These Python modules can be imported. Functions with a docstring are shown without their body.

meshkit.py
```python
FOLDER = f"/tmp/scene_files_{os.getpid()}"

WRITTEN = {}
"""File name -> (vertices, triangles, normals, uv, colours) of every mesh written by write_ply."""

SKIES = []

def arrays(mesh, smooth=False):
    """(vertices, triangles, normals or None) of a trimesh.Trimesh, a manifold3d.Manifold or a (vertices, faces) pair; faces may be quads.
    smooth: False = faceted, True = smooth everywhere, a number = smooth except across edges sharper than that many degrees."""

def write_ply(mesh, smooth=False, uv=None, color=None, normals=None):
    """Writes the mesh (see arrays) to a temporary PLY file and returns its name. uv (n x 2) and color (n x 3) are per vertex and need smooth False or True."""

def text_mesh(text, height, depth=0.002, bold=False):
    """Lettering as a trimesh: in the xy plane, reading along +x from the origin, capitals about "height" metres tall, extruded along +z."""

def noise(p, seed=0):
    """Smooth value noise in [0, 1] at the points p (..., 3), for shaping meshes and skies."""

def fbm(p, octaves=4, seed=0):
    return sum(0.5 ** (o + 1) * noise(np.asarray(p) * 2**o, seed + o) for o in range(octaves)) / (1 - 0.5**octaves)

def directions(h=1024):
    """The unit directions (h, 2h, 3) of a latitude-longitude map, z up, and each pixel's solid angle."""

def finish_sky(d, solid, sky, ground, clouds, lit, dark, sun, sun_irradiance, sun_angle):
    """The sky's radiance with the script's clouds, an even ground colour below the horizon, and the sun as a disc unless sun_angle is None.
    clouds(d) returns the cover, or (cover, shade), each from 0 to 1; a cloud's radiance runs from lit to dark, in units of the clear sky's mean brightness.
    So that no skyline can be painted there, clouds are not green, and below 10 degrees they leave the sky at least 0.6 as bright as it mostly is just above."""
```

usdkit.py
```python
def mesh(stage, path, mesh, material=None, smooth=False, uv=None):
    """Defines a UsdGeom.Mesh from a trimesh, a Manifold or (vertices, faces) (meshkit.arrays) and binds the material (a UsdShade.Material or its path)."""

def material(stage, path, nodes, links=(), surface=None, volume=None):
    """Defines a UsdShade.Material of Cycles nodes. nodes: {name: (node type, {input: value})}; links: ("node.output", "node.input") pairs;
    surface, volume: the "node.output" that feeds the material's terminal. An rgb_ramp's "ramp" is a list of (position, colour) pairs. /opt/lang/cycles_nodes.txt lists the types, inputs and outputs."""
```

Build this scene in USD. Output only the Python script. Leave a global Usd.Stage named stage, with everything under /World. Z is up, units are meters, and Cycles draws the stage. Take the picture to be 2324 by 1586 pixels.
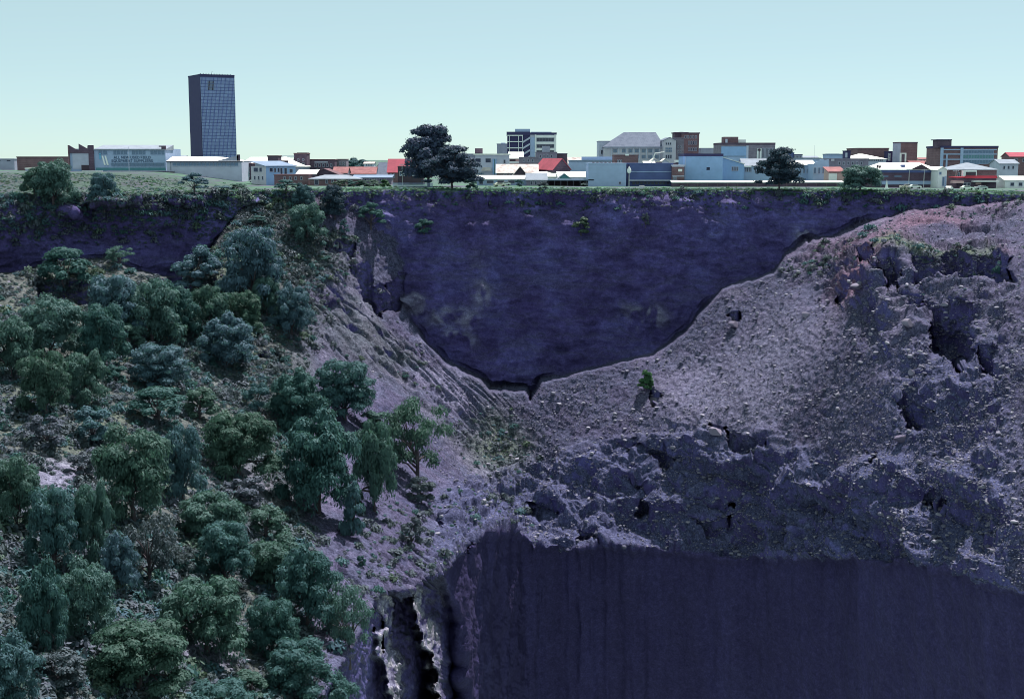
import math, random
import numpy as np, trimesh, shapely
from scipy.interpolate import RBFInterpolator, RegularGridInterpolator
from scipy.ndimage import gaussian_filter
from pxr import Usd, UsdGeom, UsdLux, UsdShade, Gf, Sdf, Vt
import usdkit, meshkit

stage = Usd.Stage.CreateInMemory()
UsdGeom.SetStageUpAxis(stage, "Z")
UsdGeom.SetStageMetersPerUnit(stage, 1.0)
UsdGeom.Xform.Define(stage, "/World")
stage.SetDefaultPrim(stage.GetPrimAtPath("/World"))
UsdGeom.Scope.Define(stage, "/World/Looks")

# ------------------------------------------------------------------ camera, sky, sun, exposure
CAM_Z = 10.0                       # eye height over the town's plain
FOCAL = 3004.0 / 2324.0            # focal length in picture widths
PITCH = math.radians(8.17)
CP, SP = math.cos(PITCH), math.sin(PITCH)
cam = UsdGeom.Camera.Define(stage, "/World/camera")
cam.CreateHorizontalApertureAttr(36.0)
cam.CreateVerticalApertureAttr(36.0 * 698 / 1024)
cam.CreateFocalLengthAttr(36.0 * FOCAL)
cam.CreateClippingRangeAttr(Gf.Vec2f(0.5, 20000))
cam.AddTranslateOp().Set(Gf.Vec3d(0, 0, CAM_Z))
cam.AddRotateXOp().Set(90 - math.degrees(PITCH))
cam.CreateExposureAttr(0.64)

SUN_AZ, SUN_EL = math.radians(27), math.radians(62)   # azimuth from +y (view direction) towards +x
to_sun = np.array([math.sin(SUN_AZ) * math.cos(SUN_EL), math.cos(SUN_AZ) * math.cos(SUN_EL), math.sin(SUN_EL)])
sun = UsdLux.DistantLight.Define(stage, "/World/sun")
sun.CreateIntensityAttr(1.25)
sun.CreateNormalizeAttr(True)
sun.CreateAngleAttr(0.53)
sun.CreateColorAttr(Gf.Vec3f(1.0, 0.965, 0.93))
sun.AddRotateZOp().Set(-math.degrees(SUN_AZ))
sun.AddRotateXOp().Set(-(90 - math.degrees(SUN_EL)))   # -z tilts to point away from the sun
sky = UsdLux.DomeLight.Define(stage, "/World/sky")
sky.GetPrim().SetCustomDataByKey("kind", "structure")
sky_m = usdkit.material(stage, "/World/Looks/sky_look", {
    "sky": ("sky_texture", {"sky_type": "single_scattering", "sun_disc": False, "sun_elevation": SUN_EL, "sun_rotation": SUN_AZ,
                            "altitude": 1200.0, "air_density": 0.6, "aerosol_density": 0.5, "ozone_density": 2.0}),
    "tint": ("mix_color", {"blend_type": "mix", "fac": 0.52, "b": (5.85, 7.9, 6.75)}),
    "bg": ("background_shader", {"strength": 0.077})}, [("sky.color", "tint.a"), ("tint.result", "bg.color")], surface="bg.background")
UsdShade.MaterialBindingAPI.Apply(sky.GetPrim()).Bind(sky_m)

# ------------------------------------------------------------------ helpers
SRC = 2324.0
CX, CY, FF = 1162.0, 793.0, 3004.0

def ray_dir(u, v):
    """direction through a picture point, scaled so that its y (distance into the scene) is 1"""
    a, b = (np.asarray(u, float) - CX) / FF, (CY - np.asarray(v, float)) / FF
    x, y, z = a + 0 * b, CP + SP * b + 0 * a, -SP + CP * b + 0 * a
    return np.stack([x / y, np.ones_like(y), z / y], -1)

def at(u, v, Y):
    d = ray_dir(u, v) * np.asarray(Y, float)[..., None]
    d[..., 2] += CAM_Z
    return d

def sm(a, b, x):
    t = np.clip((np.asarray(x, float) - a) / (b - a), 0, 1)
    return t * t * (3 - 2 * t)

_used = {}
def numbered(path):
    n = _used.get(path, 0)
    _used[path] = n + 1
    return path if n == 0 else f"{path}_{n:03d}"

def tag(p, label=None, cat=None, group=None, kind=None):
    p = p.GetPrim() if hasattr(p, "GetPrim") else p
    for k, val in (("label", label), ("category", cat), ("group", group), ("kind", kind)):
        if val:
            p.SetCustomDataByKey(k, val)
    return p

def obj(name, mesh, mat, parent="/World", smooth=False):
    parent = parent if isinstance(parent, str) else str(parent.GetPath())
    m = usdkit.mesh(stage, numbered(parent + "/" + name), mesh, mat, smooth=smooth)
    return m.GetPrim()

def thing(name, label, cat, loc=(0, 0, 0), rotz=0.0, group=None, scale=None):
    x = UsdGeom.Xform.Define(stage, numbered("/World/" + name))
    x.AddTranslateOp().Set(Gf.Vec3d(*map(float, loc)))
    if rotz:
        x.AddRotateZOp().Set(float(rotz))
    if scale is not None:
        x.AddScaleOp().Set(Gf.Vec3f(*map(float, scale)))
    return tag(x, label, cat, group)

def copy_of(proto, name, label, cat, loc, rotz, scale, group=None):
    x = thing(name, label, cat, loc, rotz, group, scale)
    x.GetReferences().AddInternalReference(proto.GetPath() if hasattr(proto, "GetPath") else Sdf.Path(proto))
    x.SetInstanceable(True)
    return x

def M(name, nodes, links, surface="p.BSDF"):
    return usdkit.material(stage, "/World/Looks/" + name, nodes, links, surface=surface)

def primvar(prim, name, arr, kind=Sdf.ValueTypeNames.Color3fArray):
    pv = UsdGeom.PrimvarsAPI(prim).CreatePrimvar(name, kind, "vertex")
    pv.Set(Vt.Vec3fArray.FromNumpy(np.ascontiguousarray(arr, np.float32)))

# ------------------------------------------------------------------ the pit: one continuous rock surface, rim to pipe wall
# rim distance against horizontal bearing (x/y)
RIM_T = np.array([-0.62, -0.50, -0.42, -0.36, -0.29, -0.19, -0.09, 0.0, 0.18, 0.28, 0.356, 0.42, 0.50, 0.62])
RIM_Y = np.array([255, 320, 362, 384, 388, 416, 440, 443, 436, 424, 402, 370, 325, 255.0])
def rim_y(t):
    return np.interp(t, RIM_T, RIM_Y)

def plain_z(x, y):
    """height of the town's plain"""
    lift = sm(-95, -150, x) * sm(392, 455, y)
    far = 0.0
    return 5.0 * lift + 0.5 * (meshkit.fbm(np.stack([x / 45, y / 45, 0 * x], -1), 3, 5) - .5) * sm(380, 470, y) + far

us = np.arange(-330, 2680, 2.6)
NV = 640
bear = (us - CX) / FF / 1.007
ry = rim_y(bear)
jag = meshkit.fbm(np.stack([us / 34, 0 * us, 0 * us], -1), 4, 3) - .5
jag0 = 1.0
jag2 = meshkit.fbm(np.stack([us / 9, 0 * us + 4, 0 * us], -1), 2, 9) - .5
ry_smooth = gaussian_filter(ry, 12) + 3 * gaussian_filter(jag, 12)
ry = ry_smooth + 5 * jag + 2.2 * jag2
rx = bear * ry
rz = plain_z(rx, ry) - 0.4 + 0.8 * jag2
# picture row of the rim
def project(p):
    p = np.asarray(p, float)
    x, y, z = p[..., 0], p[..., 1], p[..., 2] - CAM_Z
    f, up = y * CP - z * SP, y * SP + z * CP
    return CX + FF * x / f, CY - FF * up / f
_, v_rim = project(np.stack([rx, ry, rz], -1))
tt = np.linspace(0, 1, NV)[:, None]
V = v_rim[None, :] + (1730 - v_rim[None, :]) * tt
U = np.broadcast_to(us[None, :], V.shape)

# far wall, leaning back
def slope_of(v):
    return -(ray_dir(CX, v)[..., 2])
k = slope_of(V)
BATTER = (0.07 + 0.25 * sm(560, 760, us))[None]
Yw = (ry_smooth[None] + BATTER * 10) / (1 + BATTER * k)
Yw = Yw + (ry - ry_smooth)[None] * sm(60, 0, V - v_rim[None])      # y with y = ry - BATTER * depth and depth = k*y - 10

# where the wall meets the talus (picture line), left to right
bound = np.array([(-330, 655), (-100, 640), (60, 618), (150, 600), (250, 592), (310, 625), (400, 640), (455, 610), (490, 560), (520, 520), (545, 488), (575, 468), (610, 452), (650, 444), (690, 444), (730, 446), (765, 455),
                  (800, 480), (850, 505), (895, 525), (912, 600), (905, 690), (960, 770), (1010, 830), (1085, 862), (1110, 888), (1190, 890), (1203, 912), (1232, 872), (1330, 842), (1480, 808), (1560, 757),
                  (1590, 715), (1640, 662), (1755, 622), (1785, 585), (1830, 556), (1900, 540), (1990, 505), (2050, 488), (2150, 472), (2234, 470), (2330, 460), (2700, 440)], float)
vb = np.interp(us, bound[:, 0], bound[:, 1])
vb = vb + 10 * (meshkit.fbm(np.stack([us / 22, 0 * us, 0 * us], -1), 4, 21) - .5)

# distance of the slopes at chosen points: (u, v, y)
C = [(-300, 660, 335), (-300, 900, 240), (-300, 1200, 170), (-300, 1500, 128), (-300, 1730, 108),
     (70, 625, 366), (250, 610, 368), (100, 700, 332), (100, 800, 296), (100, 900, 264), (100, 1100, 215), (100, 1300, 182), (100, 1500, 155), (100, 1730, 130),
     (300, 760, 325), (300, 1000, 255), (300, 1250, 198), (300, 1500, 163), (300, 1730, 138),
     (450, 640, 374), (450, 760, 340), (450, 900, 300), (450, 1100, 246), (450, 1300, 206), (450, 1500, 174), (450, 1730, 146),
     (560, 560, 395), (560, 490, 408), (600, 460, 418), (640, 470, 415), (640, 560, 400), (640, 700, 372), (640, 850, 338), (640, 1000, 298), (640, 1200, 249), (640, 1400, 209), (640, 1560, 182), (640, 1730, 158),
     (700, 455, 424), (770, 470, 430), (770, 545, 417), (770, 650, 402), (770, 800, 373), (770, 1000, 319), (770, 1200, 263), (770, 1400, 217), (770, 1520, 192), (770, 1730, 160),
     (850, 510, 432), (850, 600, 424), (850, 700, 413), (850, 850, 381), (850, 1000, 336), (850, 1200, 276), (850, 1345, 239),
     (895, 560, 433), (905, 650, 426), (930, 760, 416), (930, 900, 382), (930, 1100, 321), (930, 1320, 257),
     (1000, 835, 405), (1000, 1000, 367), (1000, 1150, 322), (1000, 1300, 277),
     (1070, 870, 406), (1070, 1050, 374), (1070, 1220, 310),
     (1150, 895, 404), (1150, 1060, 384), (1140, 1150, 358), (1150, 1215, 332),
     (1210, 915, 402), (1210, 1040, 389), (1210, 1080, 382), (1210, 1240, 351),
     (1330, 850, 407), (1330, 1000, 386), (1330, 1030, 379), (1330, 1240, 350),
     (1500, 805, 406), (1500, 900, 386), (1500, 985, 372), (1500, 1240, 348),
     (1600, 720, 409), (1600, 850, 388), (1600, 965, 362), (1600, 1245, 340),
     (1700, 640, 411), (1700, 760, 388), (1700, 900, 358), (1700, 1000, 344), (1700, 1250, 332),
     (1800, 585, 406), (1800, 720, 377), (1800, 860, 353), (1800, 1000, 336), (1800, 1120, 326), (1800, 1260, 318),
     (1900, 545, 412), (1900, 640, 382), (1900, 760, 350), (1900, 900, 330), (1900, 1100, 310), (1900, 1270, 300),
     (2000, 510, 402), (2000, 537, 372), (1960, 560, 362), (2000, 575, 346), (2000, 660, 340), (2000, 780, 324), (2000, 900, 308), (2000, 1100, 287), (2000, 1275, 276),
     (2100, 482, 400), (2100, 520, 382), (2100, 553, 366), (2100, 574, 342), (2100, 655, 336), (2100, 700, 326), (2100, 850, 302), (2100, 1000, 284), (2100, 1150, 270), (2100, 1280, 259),
     (2234, 475, 392), (2234, 540, 362), (2234, 575, 330), (2234, 640, 322), (2234, 800, 290), (2234, 900, 275), (2234, 1100, 252), (2234, 1310, 236),
     (2400, 480, 360), (2400, 580, 300), (2400, 800, 260), (2400, 1000, 240), (2400, 1330, 215), (2680, 480, 300), (2680, 900, 210), (2680, 1380, 180)]
C = np.array(C, float)
gu, gv = np.arange(-340, 2720, 12.0), np.arange(420, 1760, 12.0)
GU, GV = np.meshgrid(gu, gv)
rb = RBFInterpolator(C[:, :2] / 100, np.log(C[:, 2]), kernel="linear", neighbors=60)
Yg = rb(np.stack([GU.ravel(), GV.ravel()], -1) / 100).reshape(GU.shape)
Yg = gaussian_filter(Yg, 1.3)
Yr = np.exp(RegularGridInterpolator((gv, gu), Yg, bounds_error=False, fill_value=None)(np.stack([V.ravel(), U.ravel()], -1)).reshape(V.shape))
Yr = Yr + np.maximum(vb[None] - V, 0) * 2.2
def wall_side(v):        # the talus meets the wall at the bound line
    return v
below = V > vb[None]
Y = np.where(below, np.minimum(Yr, Yw - 0.0), np.minimum(Yw, Yr))

# brink of the pipe, under which the rock drops sheer
brink = np.array([(-330, 1760), (600, 1760), (690, 1690), (740, 1560), (775, 1500), (815, 1420), (850, 1352), (905, 1335), (950, 1325), (1000, 1300), (1045, 1262), (1072, 1228), (1100, 1212), (1150, 1210), (1195, 1214), (1212, 1240),
                  (1300, 1238), (1400, 1244), (1500, 1247), (1570, 1250), (1700, 1262), (1800, 1268), (1900, 1268), (2000, 1270), (2080, 1272), (2140, 1288), (2190, 1300), (2234, 1318), (2330, 1350), (2680, 1450)], float)
vk = np.interp(us, brink[:, 0], brink[:, 1])
vk = vk + 26 * (meshkit.fbm(np.stack([us / 40, 0 * us + 7, 0 * us], -1), 4, 31) - .5) + 9 * (meshkit.noise(np.stack([us / 6, 0 * us, 0 * us], -1), 8) - .5)
iy = np.array([np.interp(vk[i], V[:, i], Y[:, i]) for i in range(len(us))])
iy = gaussian_filter(iy, 2)
drop = V - vk[None]
Y = np.where(drop > 0, np.minimum(Y + 999, iy[None] + 0.012 * drop + 1.5 * sm(0, 14, drop)), Y)

PU, PV = U, V
def warp_uv(seed, a, s):
    w1 = meshkit.fbm(np.stack([PU / s, PV / s, 0 * PU], -1), 3, seed) - .5
    w2 = meshkit.fbm(np.stack([PU / s, PV / s, 0 * PU + 9], -1), 3, seed + 1) - .5
    return PU + a * w1, PV + a * w2
WU, WV = warp_uv(41, 34, 26)
WU2, WV2 = warp_uv(51, 90, 60)
def region(poly, blur=3.0, wu=None, wv=None):
    """soft mask of a hand-drawn outline on the rock"""
    g = shapely.Polygon(poly)
    if not g.is_valid:
        g = g.buffer(0)
    shapely.prepare(g)
    inside = shapely.contains_xy(g, WU if wu is None else wu, WV if wv is None else wv)
    return gaussian_filter(inside.astype(np.float32), blur)

# hollows, caves and overhung faces: (outline, metres deeper than the slope in front)
HOLLOWS = [
    ([(2108, 690), (2160, 668), (2215, 690), (2212, 780), (2190, 850), (2150, 838), (2112, 800), (2095, 730)], 13),
    ([(2040, 670), (2105, 672), (2098, 712), (2050, 728)], 8),
    ([(2212, 800), (2260, 780), (2270, 880), (2225, 840)], 9),
    ([(2030, 905), (2060, 882), (2105, 890), (2118, 940), (2090, 985), (2055, 985), (2042, 940)], 9),
    
    
    ([(1965, 1025), (1985, 1020), (1985, 1060), (1975, 1060)], 3), ([(2110, 1140), (2140, 1135), (2128, 1158), (2112, 1156)], 4),
    ([(1655, 718), (1690, 708), (1685, 730), (1660, 738)], 5), ([(1470, 895), (1498, 888), (1505, 912), (1488, 922), (1474, 915)], 6),
    ([(1470, 1000), (1500, 985), (1535, 990), (1530, 1050), (1500, 1075), (1470, 1060)], 8), ([(1400, 1010), (1455, 1000), (1440, 1040)], 4),
    ([(1440, 1090), (1480, 1085), (1490, 1120), (1458, 1172), (1445, 1150)], 9), ([(1555, 1120), (1620, 1105), (1660, 1150), (1580, 1160)], 7),
    ([(1610, 968), (1640, 955), (1650, 975), (1630, 985)], 4), ([(1640, 985), (1740, 985), (1730, 1035), (1680, 1050)], 6), 
    ([(1205, 1135), (1265, 1130), (1280, 1165), (1215, 1170)], 5), ([(1245, 1085), (1262, 1085), (1258, 1112)], 4),
    
    ([(1560, 1165), (1660, 1175), (1650, 1215), (1575, 1205)], 6), ([(1300, 1200), (1380, 1195), (1370, 1240), (1300, 1235)], 5),
    ([(1990, 575), (2050, 580), (2045, 640), (2010, 665), (1985, 620)], 7), ([(2060, 580), (2234, 575), (2300, 580), (2300, 640), (2120, 640), (2065, 650)], 5), ([(2035, 640), (2060, 648), (2030, 668)], 4),
    ([(1930, 555), (1985, 560), (1975, 600), (1945, 590)], 5), ([(1890, 690), (1935, 650), (1940, 668), (1900, 705)], 4), ([(1840, 600), (1880, 590), (1890, 610), (1850, 622)], 3),
    ([(735, 545), (800, 555), (802, 590), (775, 580), (735, 562)], 7), ([(790, 600), (838, 600), (852, 650), (880, 640), (900, 700), (860, 725), (828, 690), (800, 640)], 11),
    ([(880, 640), (915, 620), (915, 700), (885, 715)], 10), ([(360, 630), (480, 620), (500, 660), (420, 690), (330, 690)], 5), ([(80, 640), (300, 640), (320, 680), (190, 690), (80, 690)], 5),
    ([(595, 790), (640, 820), (625, 830), (590, 805)], 3), ([(892, 1352), (925, 1346), (938, 1350), (955, 1420), (978, 1500), (996, 1590), (905, 1590), (893, 1480), (886, 1420)], 24),
    ([(846, 1375), (862, 1380), (866, 1440), (868, 1480), (852, 1470)], 6), ([(190, 452), (250, 444), (312, 442), (330, 452), (270, 470), (215, 474)], -7), ([(150, 478), (190, 476), (185, 486), (155, 486)], -6), ([(380, 445), (470, 440), (460, 458), (400, 462)], -5), ([(975, 1180), (1010, 1182), (1000, 1215), (985, 1210)], 4), ([(1040, 1222), (1070, 1235), (1062, 1262)], 5),
]
rows_i = np.arange(NV)[:, None]
for poly, dY in HOLLOWS:
    if dY < 0:
        Y = Y + dY * region(poly, 1.3)
        continue
    m = region(poly, .8) > .5                       # a face: sheer or overhung from its upper lip down
    has = m.any(0)
    j0 = np.where(has, m.argmax(0), 0)
    lip = gaussian_filter(Y[np.maximum(j0 - 1, 0), np.arange(len(us))], 1.0)
    dv = (V - V[j0, np.arange(len(us))][None])
    face = lip[None] + (13 if dY >= 20 else 0) * sm(0, 6, dv) + .35 - .012 * np.clip(dv, 0, 200) + .9 * (meshkit.fbm(np.stack([U / 9, V / 13, 0 * U], -1), 3, 401) - .5)
    Y = np.where(m, np.maximum(Y, face), Y)
strip_r = region([(928, 1326), (958, 1330), (972, 1380), (990, 1440), (1000, 1500), (1004, 1600), (982, 1600), (970, 1500), (952, 1420), (936, 1350)], 1.5)
strip_l = region([(862, 1352), (890, 1346), (893, 1400), (888, 1425), (876, 1420), (866, 1390)], 1.5) + region([(850, 1432), (884, 1428), (902, 1480), (912, 1560), (918, 1600), (890, 1600), (872, 1520), (848, 1470)], 1.5)
edge_u = np.interp(V, [1326, 1420, 1500, 1600], [930, 952, 970, 984])
Y = Y + strip_r * (np.clip((U - edge_u) * .22, 0, 9) - .060 * np.clip(V - 1326, 0, 280)) + strip_l * (np.clip((U - np.interp(V, [1350, 1425, 1470, 1600], [862, 872, 852, 892])) * .18, 0, 6) - .055 * np.clip(V - 1346, 0, 260))
Y = Y + 18 * region([(975, 1340), (1000, 1315), (1030, 1420), (1040, 1600), (1012, 1600), (1008, 1500), (984, 1380)], 3)
P = at(U, V, Y)

# relief along the surface normal
def normals_of(P):
    du = np.gradient(P, axis=1); dv = np.gradient(P, axis=0)
    n = np.cross(dv, du)
    n /= np.maximum(np.linalg.norm(n, axis=-1, keepdims=True), 1e-9)
    return np.where((n[..., 1:2] > 0) & (np.abs(n[..., 2:3]) < .1), -n, n)
N = normals_of(gaussian_filter(P, (2, 2, 0)))
N *= np.sign((N * -ray_dir(U, V)).sum(-1, keepdims=True))

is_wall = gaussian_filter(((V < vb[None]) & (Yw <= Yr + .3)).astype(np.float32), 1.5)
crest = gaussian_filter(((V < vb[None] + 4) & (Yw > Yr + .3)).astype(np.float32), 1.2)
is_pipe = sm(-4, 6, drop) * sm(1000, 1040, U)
spur = region([(690, 560), (770, 570), (800, 640), (870, 730), (1010, 835), (1110, 890), (1160, 900), (1090, 1020), (1010, 1010), (930, 900), (850, 850), (760, 800), (700, 700)], 10, WU2, WV2) * (1 - is_wall)
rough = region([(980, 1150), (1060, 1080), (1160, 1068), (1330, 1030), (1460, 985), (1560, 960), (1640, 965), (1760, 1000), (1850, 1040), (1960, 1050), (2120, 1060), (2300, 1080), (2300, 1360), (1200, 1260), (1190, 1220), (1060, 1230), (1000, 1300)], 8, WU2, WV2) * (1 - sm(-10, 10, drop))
right_rock = region([(1780, 570), (1960, 545), (2060, 480), (2300, 460), (2300, 1060), (2120, 1060), (2020, 900), (1990, 760), (1850, 660)], 10, WU2, WV2) * (1 - is_wall)
flute = region([(830, 1180), (1000, 1150), (1160, 1080), (1210, 1220), (1070, 1235), (1000, 1310), (850, 1360), (760, 1520), (700, 1420), (760, 1300)], 12, WU2, WV2) * (1 - is_wall)
grassy = region([(2000, 540), (2060, 552), (2110, 565), (2260, 568), (2260, 582), (2060, 578), (1980, 560)], 3) + region([(735, 530), (800, 545), (800, 560), (735, 545)], 3) + 0.9 * region([(1085, 965), (1130, 950), (1180, 985), (1190, 1050), (1130, 1062), (1085, 1055), (1075, 1010)], 12) \
    + .5 * region([(400, 760), (460, 770), (560, 850), (660, 840), (640, 870), (520, 900), (420, 860)], 14) + .55 * region([(650, 555), (740, 545), (790, 600), (700, 640), (650, 620)], 12) + .6 * region([(230, 1340), (330, 1350), (400, 1430), (330, 1420), (240, 1400)], 12)
leftside = sm(760, 600, U) * (1 - is_wall) * (1 - sm(-5, 5, drop))

def nz(sx, octv, seed, sy=None, sz=None):
    return meshkit.fbm(np.stack([P[..., 0] / sx, P[..., 1] / (sy or sx), P[..., 2] / (sz or sx)], -1) + 100, octv, seed) - .5
def ridged(sx, octv, seed, sy=None, sz=None):
    return 1 - 2 * np.abs(2 * (nz(sx, octv, seed, sy, sz))) - .5
edge = sm(0, 0.025, tt) * np.ones_like(U)
q = (P[..., 0] * 0.90 + P[..., 1] * 0.42)          # across the fall line of the spur (it falls to the right and to the viewer)
l = (-P[..., 0] * 0.42 + P[..., 1] * 0.90)
qi, li = U * .72 - V * .69, U * .69 + V * .72        # gullies run down to the right
gull = 1 - 2 * np.abs(2 * (meshkit.fbm(np.stack([qi / 30 + 1.1 * nz(24, 2, 77), li / 420, 0 * q], -1) + 50, 4, 61) - .5))
qf = (P[..., 0] * 0.75 + P[..., 1] * 0.66)
lf = (-P[..., 0] * 0.66 + P[..., 1] * 0.75)
qfi, lfi = U * .62 - V * .78, U * .78 + V * .62
flt = 1 - 2 * np.abs(2 * (meshkit.fbm(np.stack([qfi / 26 + nz(15, 2, 78), lfi / 300, 0 * q], -1) + 70, 4, 62) - .5))
def groove(w, seed, qq=None, ll=None):
    """narrow rills running down the slope"""
    qq, ll = (qi, li) if qq is None else (qq, ll)
    n_ = meshkit.fbm(np.stack([qq / w + .8 * nz(18, 3, seed + 20), ll / 160, 0 * q], -1) + 30, 2, seed) - .5
    return np.exp(-(n_ / .05) ** 2) * sm(-.06, .08, nz(16, 2, seed + 40))
near = sm(120, 300, P[..., 1])
disp = 1.0 * nz(14, 4, 1) + 0.7 * nz(3.2, 3, 2) * (0.4 + .6 * near) + .75 * nz(1.2, 2, 6)
disp = disp + spur * (2.2 * (np.clip(gull, -.2, .85) - .2) - 2.4 * groove(14, 63) - 1.3 * groove(7, 64))
disp = disp + flute * (1.6 * (np.clip(flt, -.2, .9) - .2) - 1.7 * groove(11, 65, qfi, lfi))
def crag(sx, seed):
    a = nz(sx, 4, seed) * 6
    return (np.floor(a) + np.clip((a - np.floor(a)) * 3.5, 0, 1)) / 6
disp = disp + rough * (5.0 * ridged(21, 3, 11, sz=15) + 5.0 * crag(12, 12) + 2.0 * crag(4.5, 13) + 1.6 * nz(2.2, 3, 14))
disp = disp + right_rock * (2.4 * ridged(17, 3, 14) + 2.6 * crag(10, 15) + 1.2 * crag(4, 24) + 1.2 * nz(2.0, 3, 18))
bulge = sum(region(pl, 4, WU2, WV2) for pl in ([(880, 712), (915, 678), (950, 674), (985, 700), (980, 722), (930, 726)], [(1040, 700), (1088, 690), (1084, 740), (1046, 748)], [(985, 740), (1005, 700), (1024, 715), (1020, 750)], [(1062, 592), (1084, 598), (1076, 614)], [(1078, 640), (1092, 640), (1092, 690), (1080, 690)], [(1010, 770), (1090, 762), (1100, 776), (1020, 784)], [(1400, 690), (1500, 700), (1530, 740), (1440, 750)], [(1780, 520), (1860, 505), (1880, 545), (1800, 560)]))
wallrel = 6.0 * np.minimum(bulge, 1) * (.4 + 3 * np.maximum(nz(5, 3, 55, sz=4), 0)) + 10.0 * nz(34, 3, 16, sz=50) + 3.0 * ridged(13, 3, 17, sz=26) + 3.2 * nz(9, 4, 18, sz=3.0) + 1.0 * nz(3.0, 3, 20, sz=2.0) + 4.0 * crag(15, 47) + 2.2 * crag(6, 48)
disp = disp + np.clip(strip_r + strip_l, 0, 1) * (.9 * crag(3.2, 45) + .6 * crag(1.5, 46))
disp = disp * (1 - np.maximum(is_wall, is_pipe)) + is_wall * wallrel + is_pipe * (.8 * crag(5, 50) + 4.5 * nz(16, 3, 19, sz=70) + .8 * ridged(6, 3, 22, sz=40) + 1.8 * nz(5, 4, 23, sz=7))
P = P + N * (disp * edge * (1 - .8 * crest))[..., None]
# ledges: rock broken in steps, tops lit and faces dark
def ledges(step, jit, seed, soft):
    zz = (P[..., 2] + jit * nz(15, 4, seed) + .5 * jit * nz(4, 3, seed + 3)) / step
    fr = zz - np.floor(zz)
    return step * (np.clip((fr - .5) / soft + .5, 0, 1) - fr)
led = np.clip(.95 * rough + .8 * right_rock, 0, 1) * edge
P[..., 2] += led * (.42 * ledges(7.5, 20, 301, .3) + .22 * ledges(2.8, 9, 311, .4))
# ground level of the bumps stays under the rim line
P[..., 2] = np.minimum(P[..., 2], np.where(tt > .01, rz[None] + 0.3, P[..., 2]))
Y = P[..., 1]

hh, ww = U.shape
idx = np.arange(hh * ww).reshape(hh, ww)
F = np.stack([idx[:-1, :-1], idx[1:, :-1], idx[1:, 1:], idx[:-1, 1:]], -1).reshape(-1, 4)
patch = nz(22, 3, 33)
bare = region([(400, 1446), (440, 1436), (520, 1470), (530, 1510), (420, 1512), (396, 1480)], 6) + region([(60, 1050), (130, 1035), (190, 1060), (215, 1085), (160, 1130), (60, 1180)], 6) + .7 * region([(460, 1050), (560, 1040), (640, 1110), (600, 1140), (500, 1110)], 10) + .7 * region([(235, 1345), (330, 1345), (400, 1430), (330, 1420), (240, 1400)], 10) + .6 * region([(390, 760), (440, 740), (560, 850), (640, 840), (620, 890), (480, 870)], 14)
pale = .75 * bare + 1.3 * np.clip(strip_r + strip_l, 0, 1) * sm(-.06, .05, nz(2.4, 3, 35)) + 1.0 * np.minimum(1.3 * bulge, 1) * sm(-.10, .06, nz(3, 3, 38, sz=7)) * is_wall + .8 * region([(190, 452), (250, 444), (312, 442), (330, 452), (270, 470), (215, 474)], 3) * sm(-.1, .1, nz(5, 3, 36)) + .5 * spur * sm(.0, .2, nz(9, 3, 37)) \
    + .55 * region([(1600, 800), (1800, 700), (1860, 740), (1780, 960), (1560, 960), (1500, 900)], 16, WU2, WV2)  # bulge term: paler crags, sunlight on the wall outcrops put into the colour
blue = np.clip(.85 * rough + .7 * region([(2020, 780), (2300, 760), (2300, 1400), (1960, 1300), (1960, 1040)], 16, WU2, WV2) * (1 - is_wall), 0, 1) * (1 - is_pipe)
soil = leftside * (1 - .6 * spur)
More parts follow.
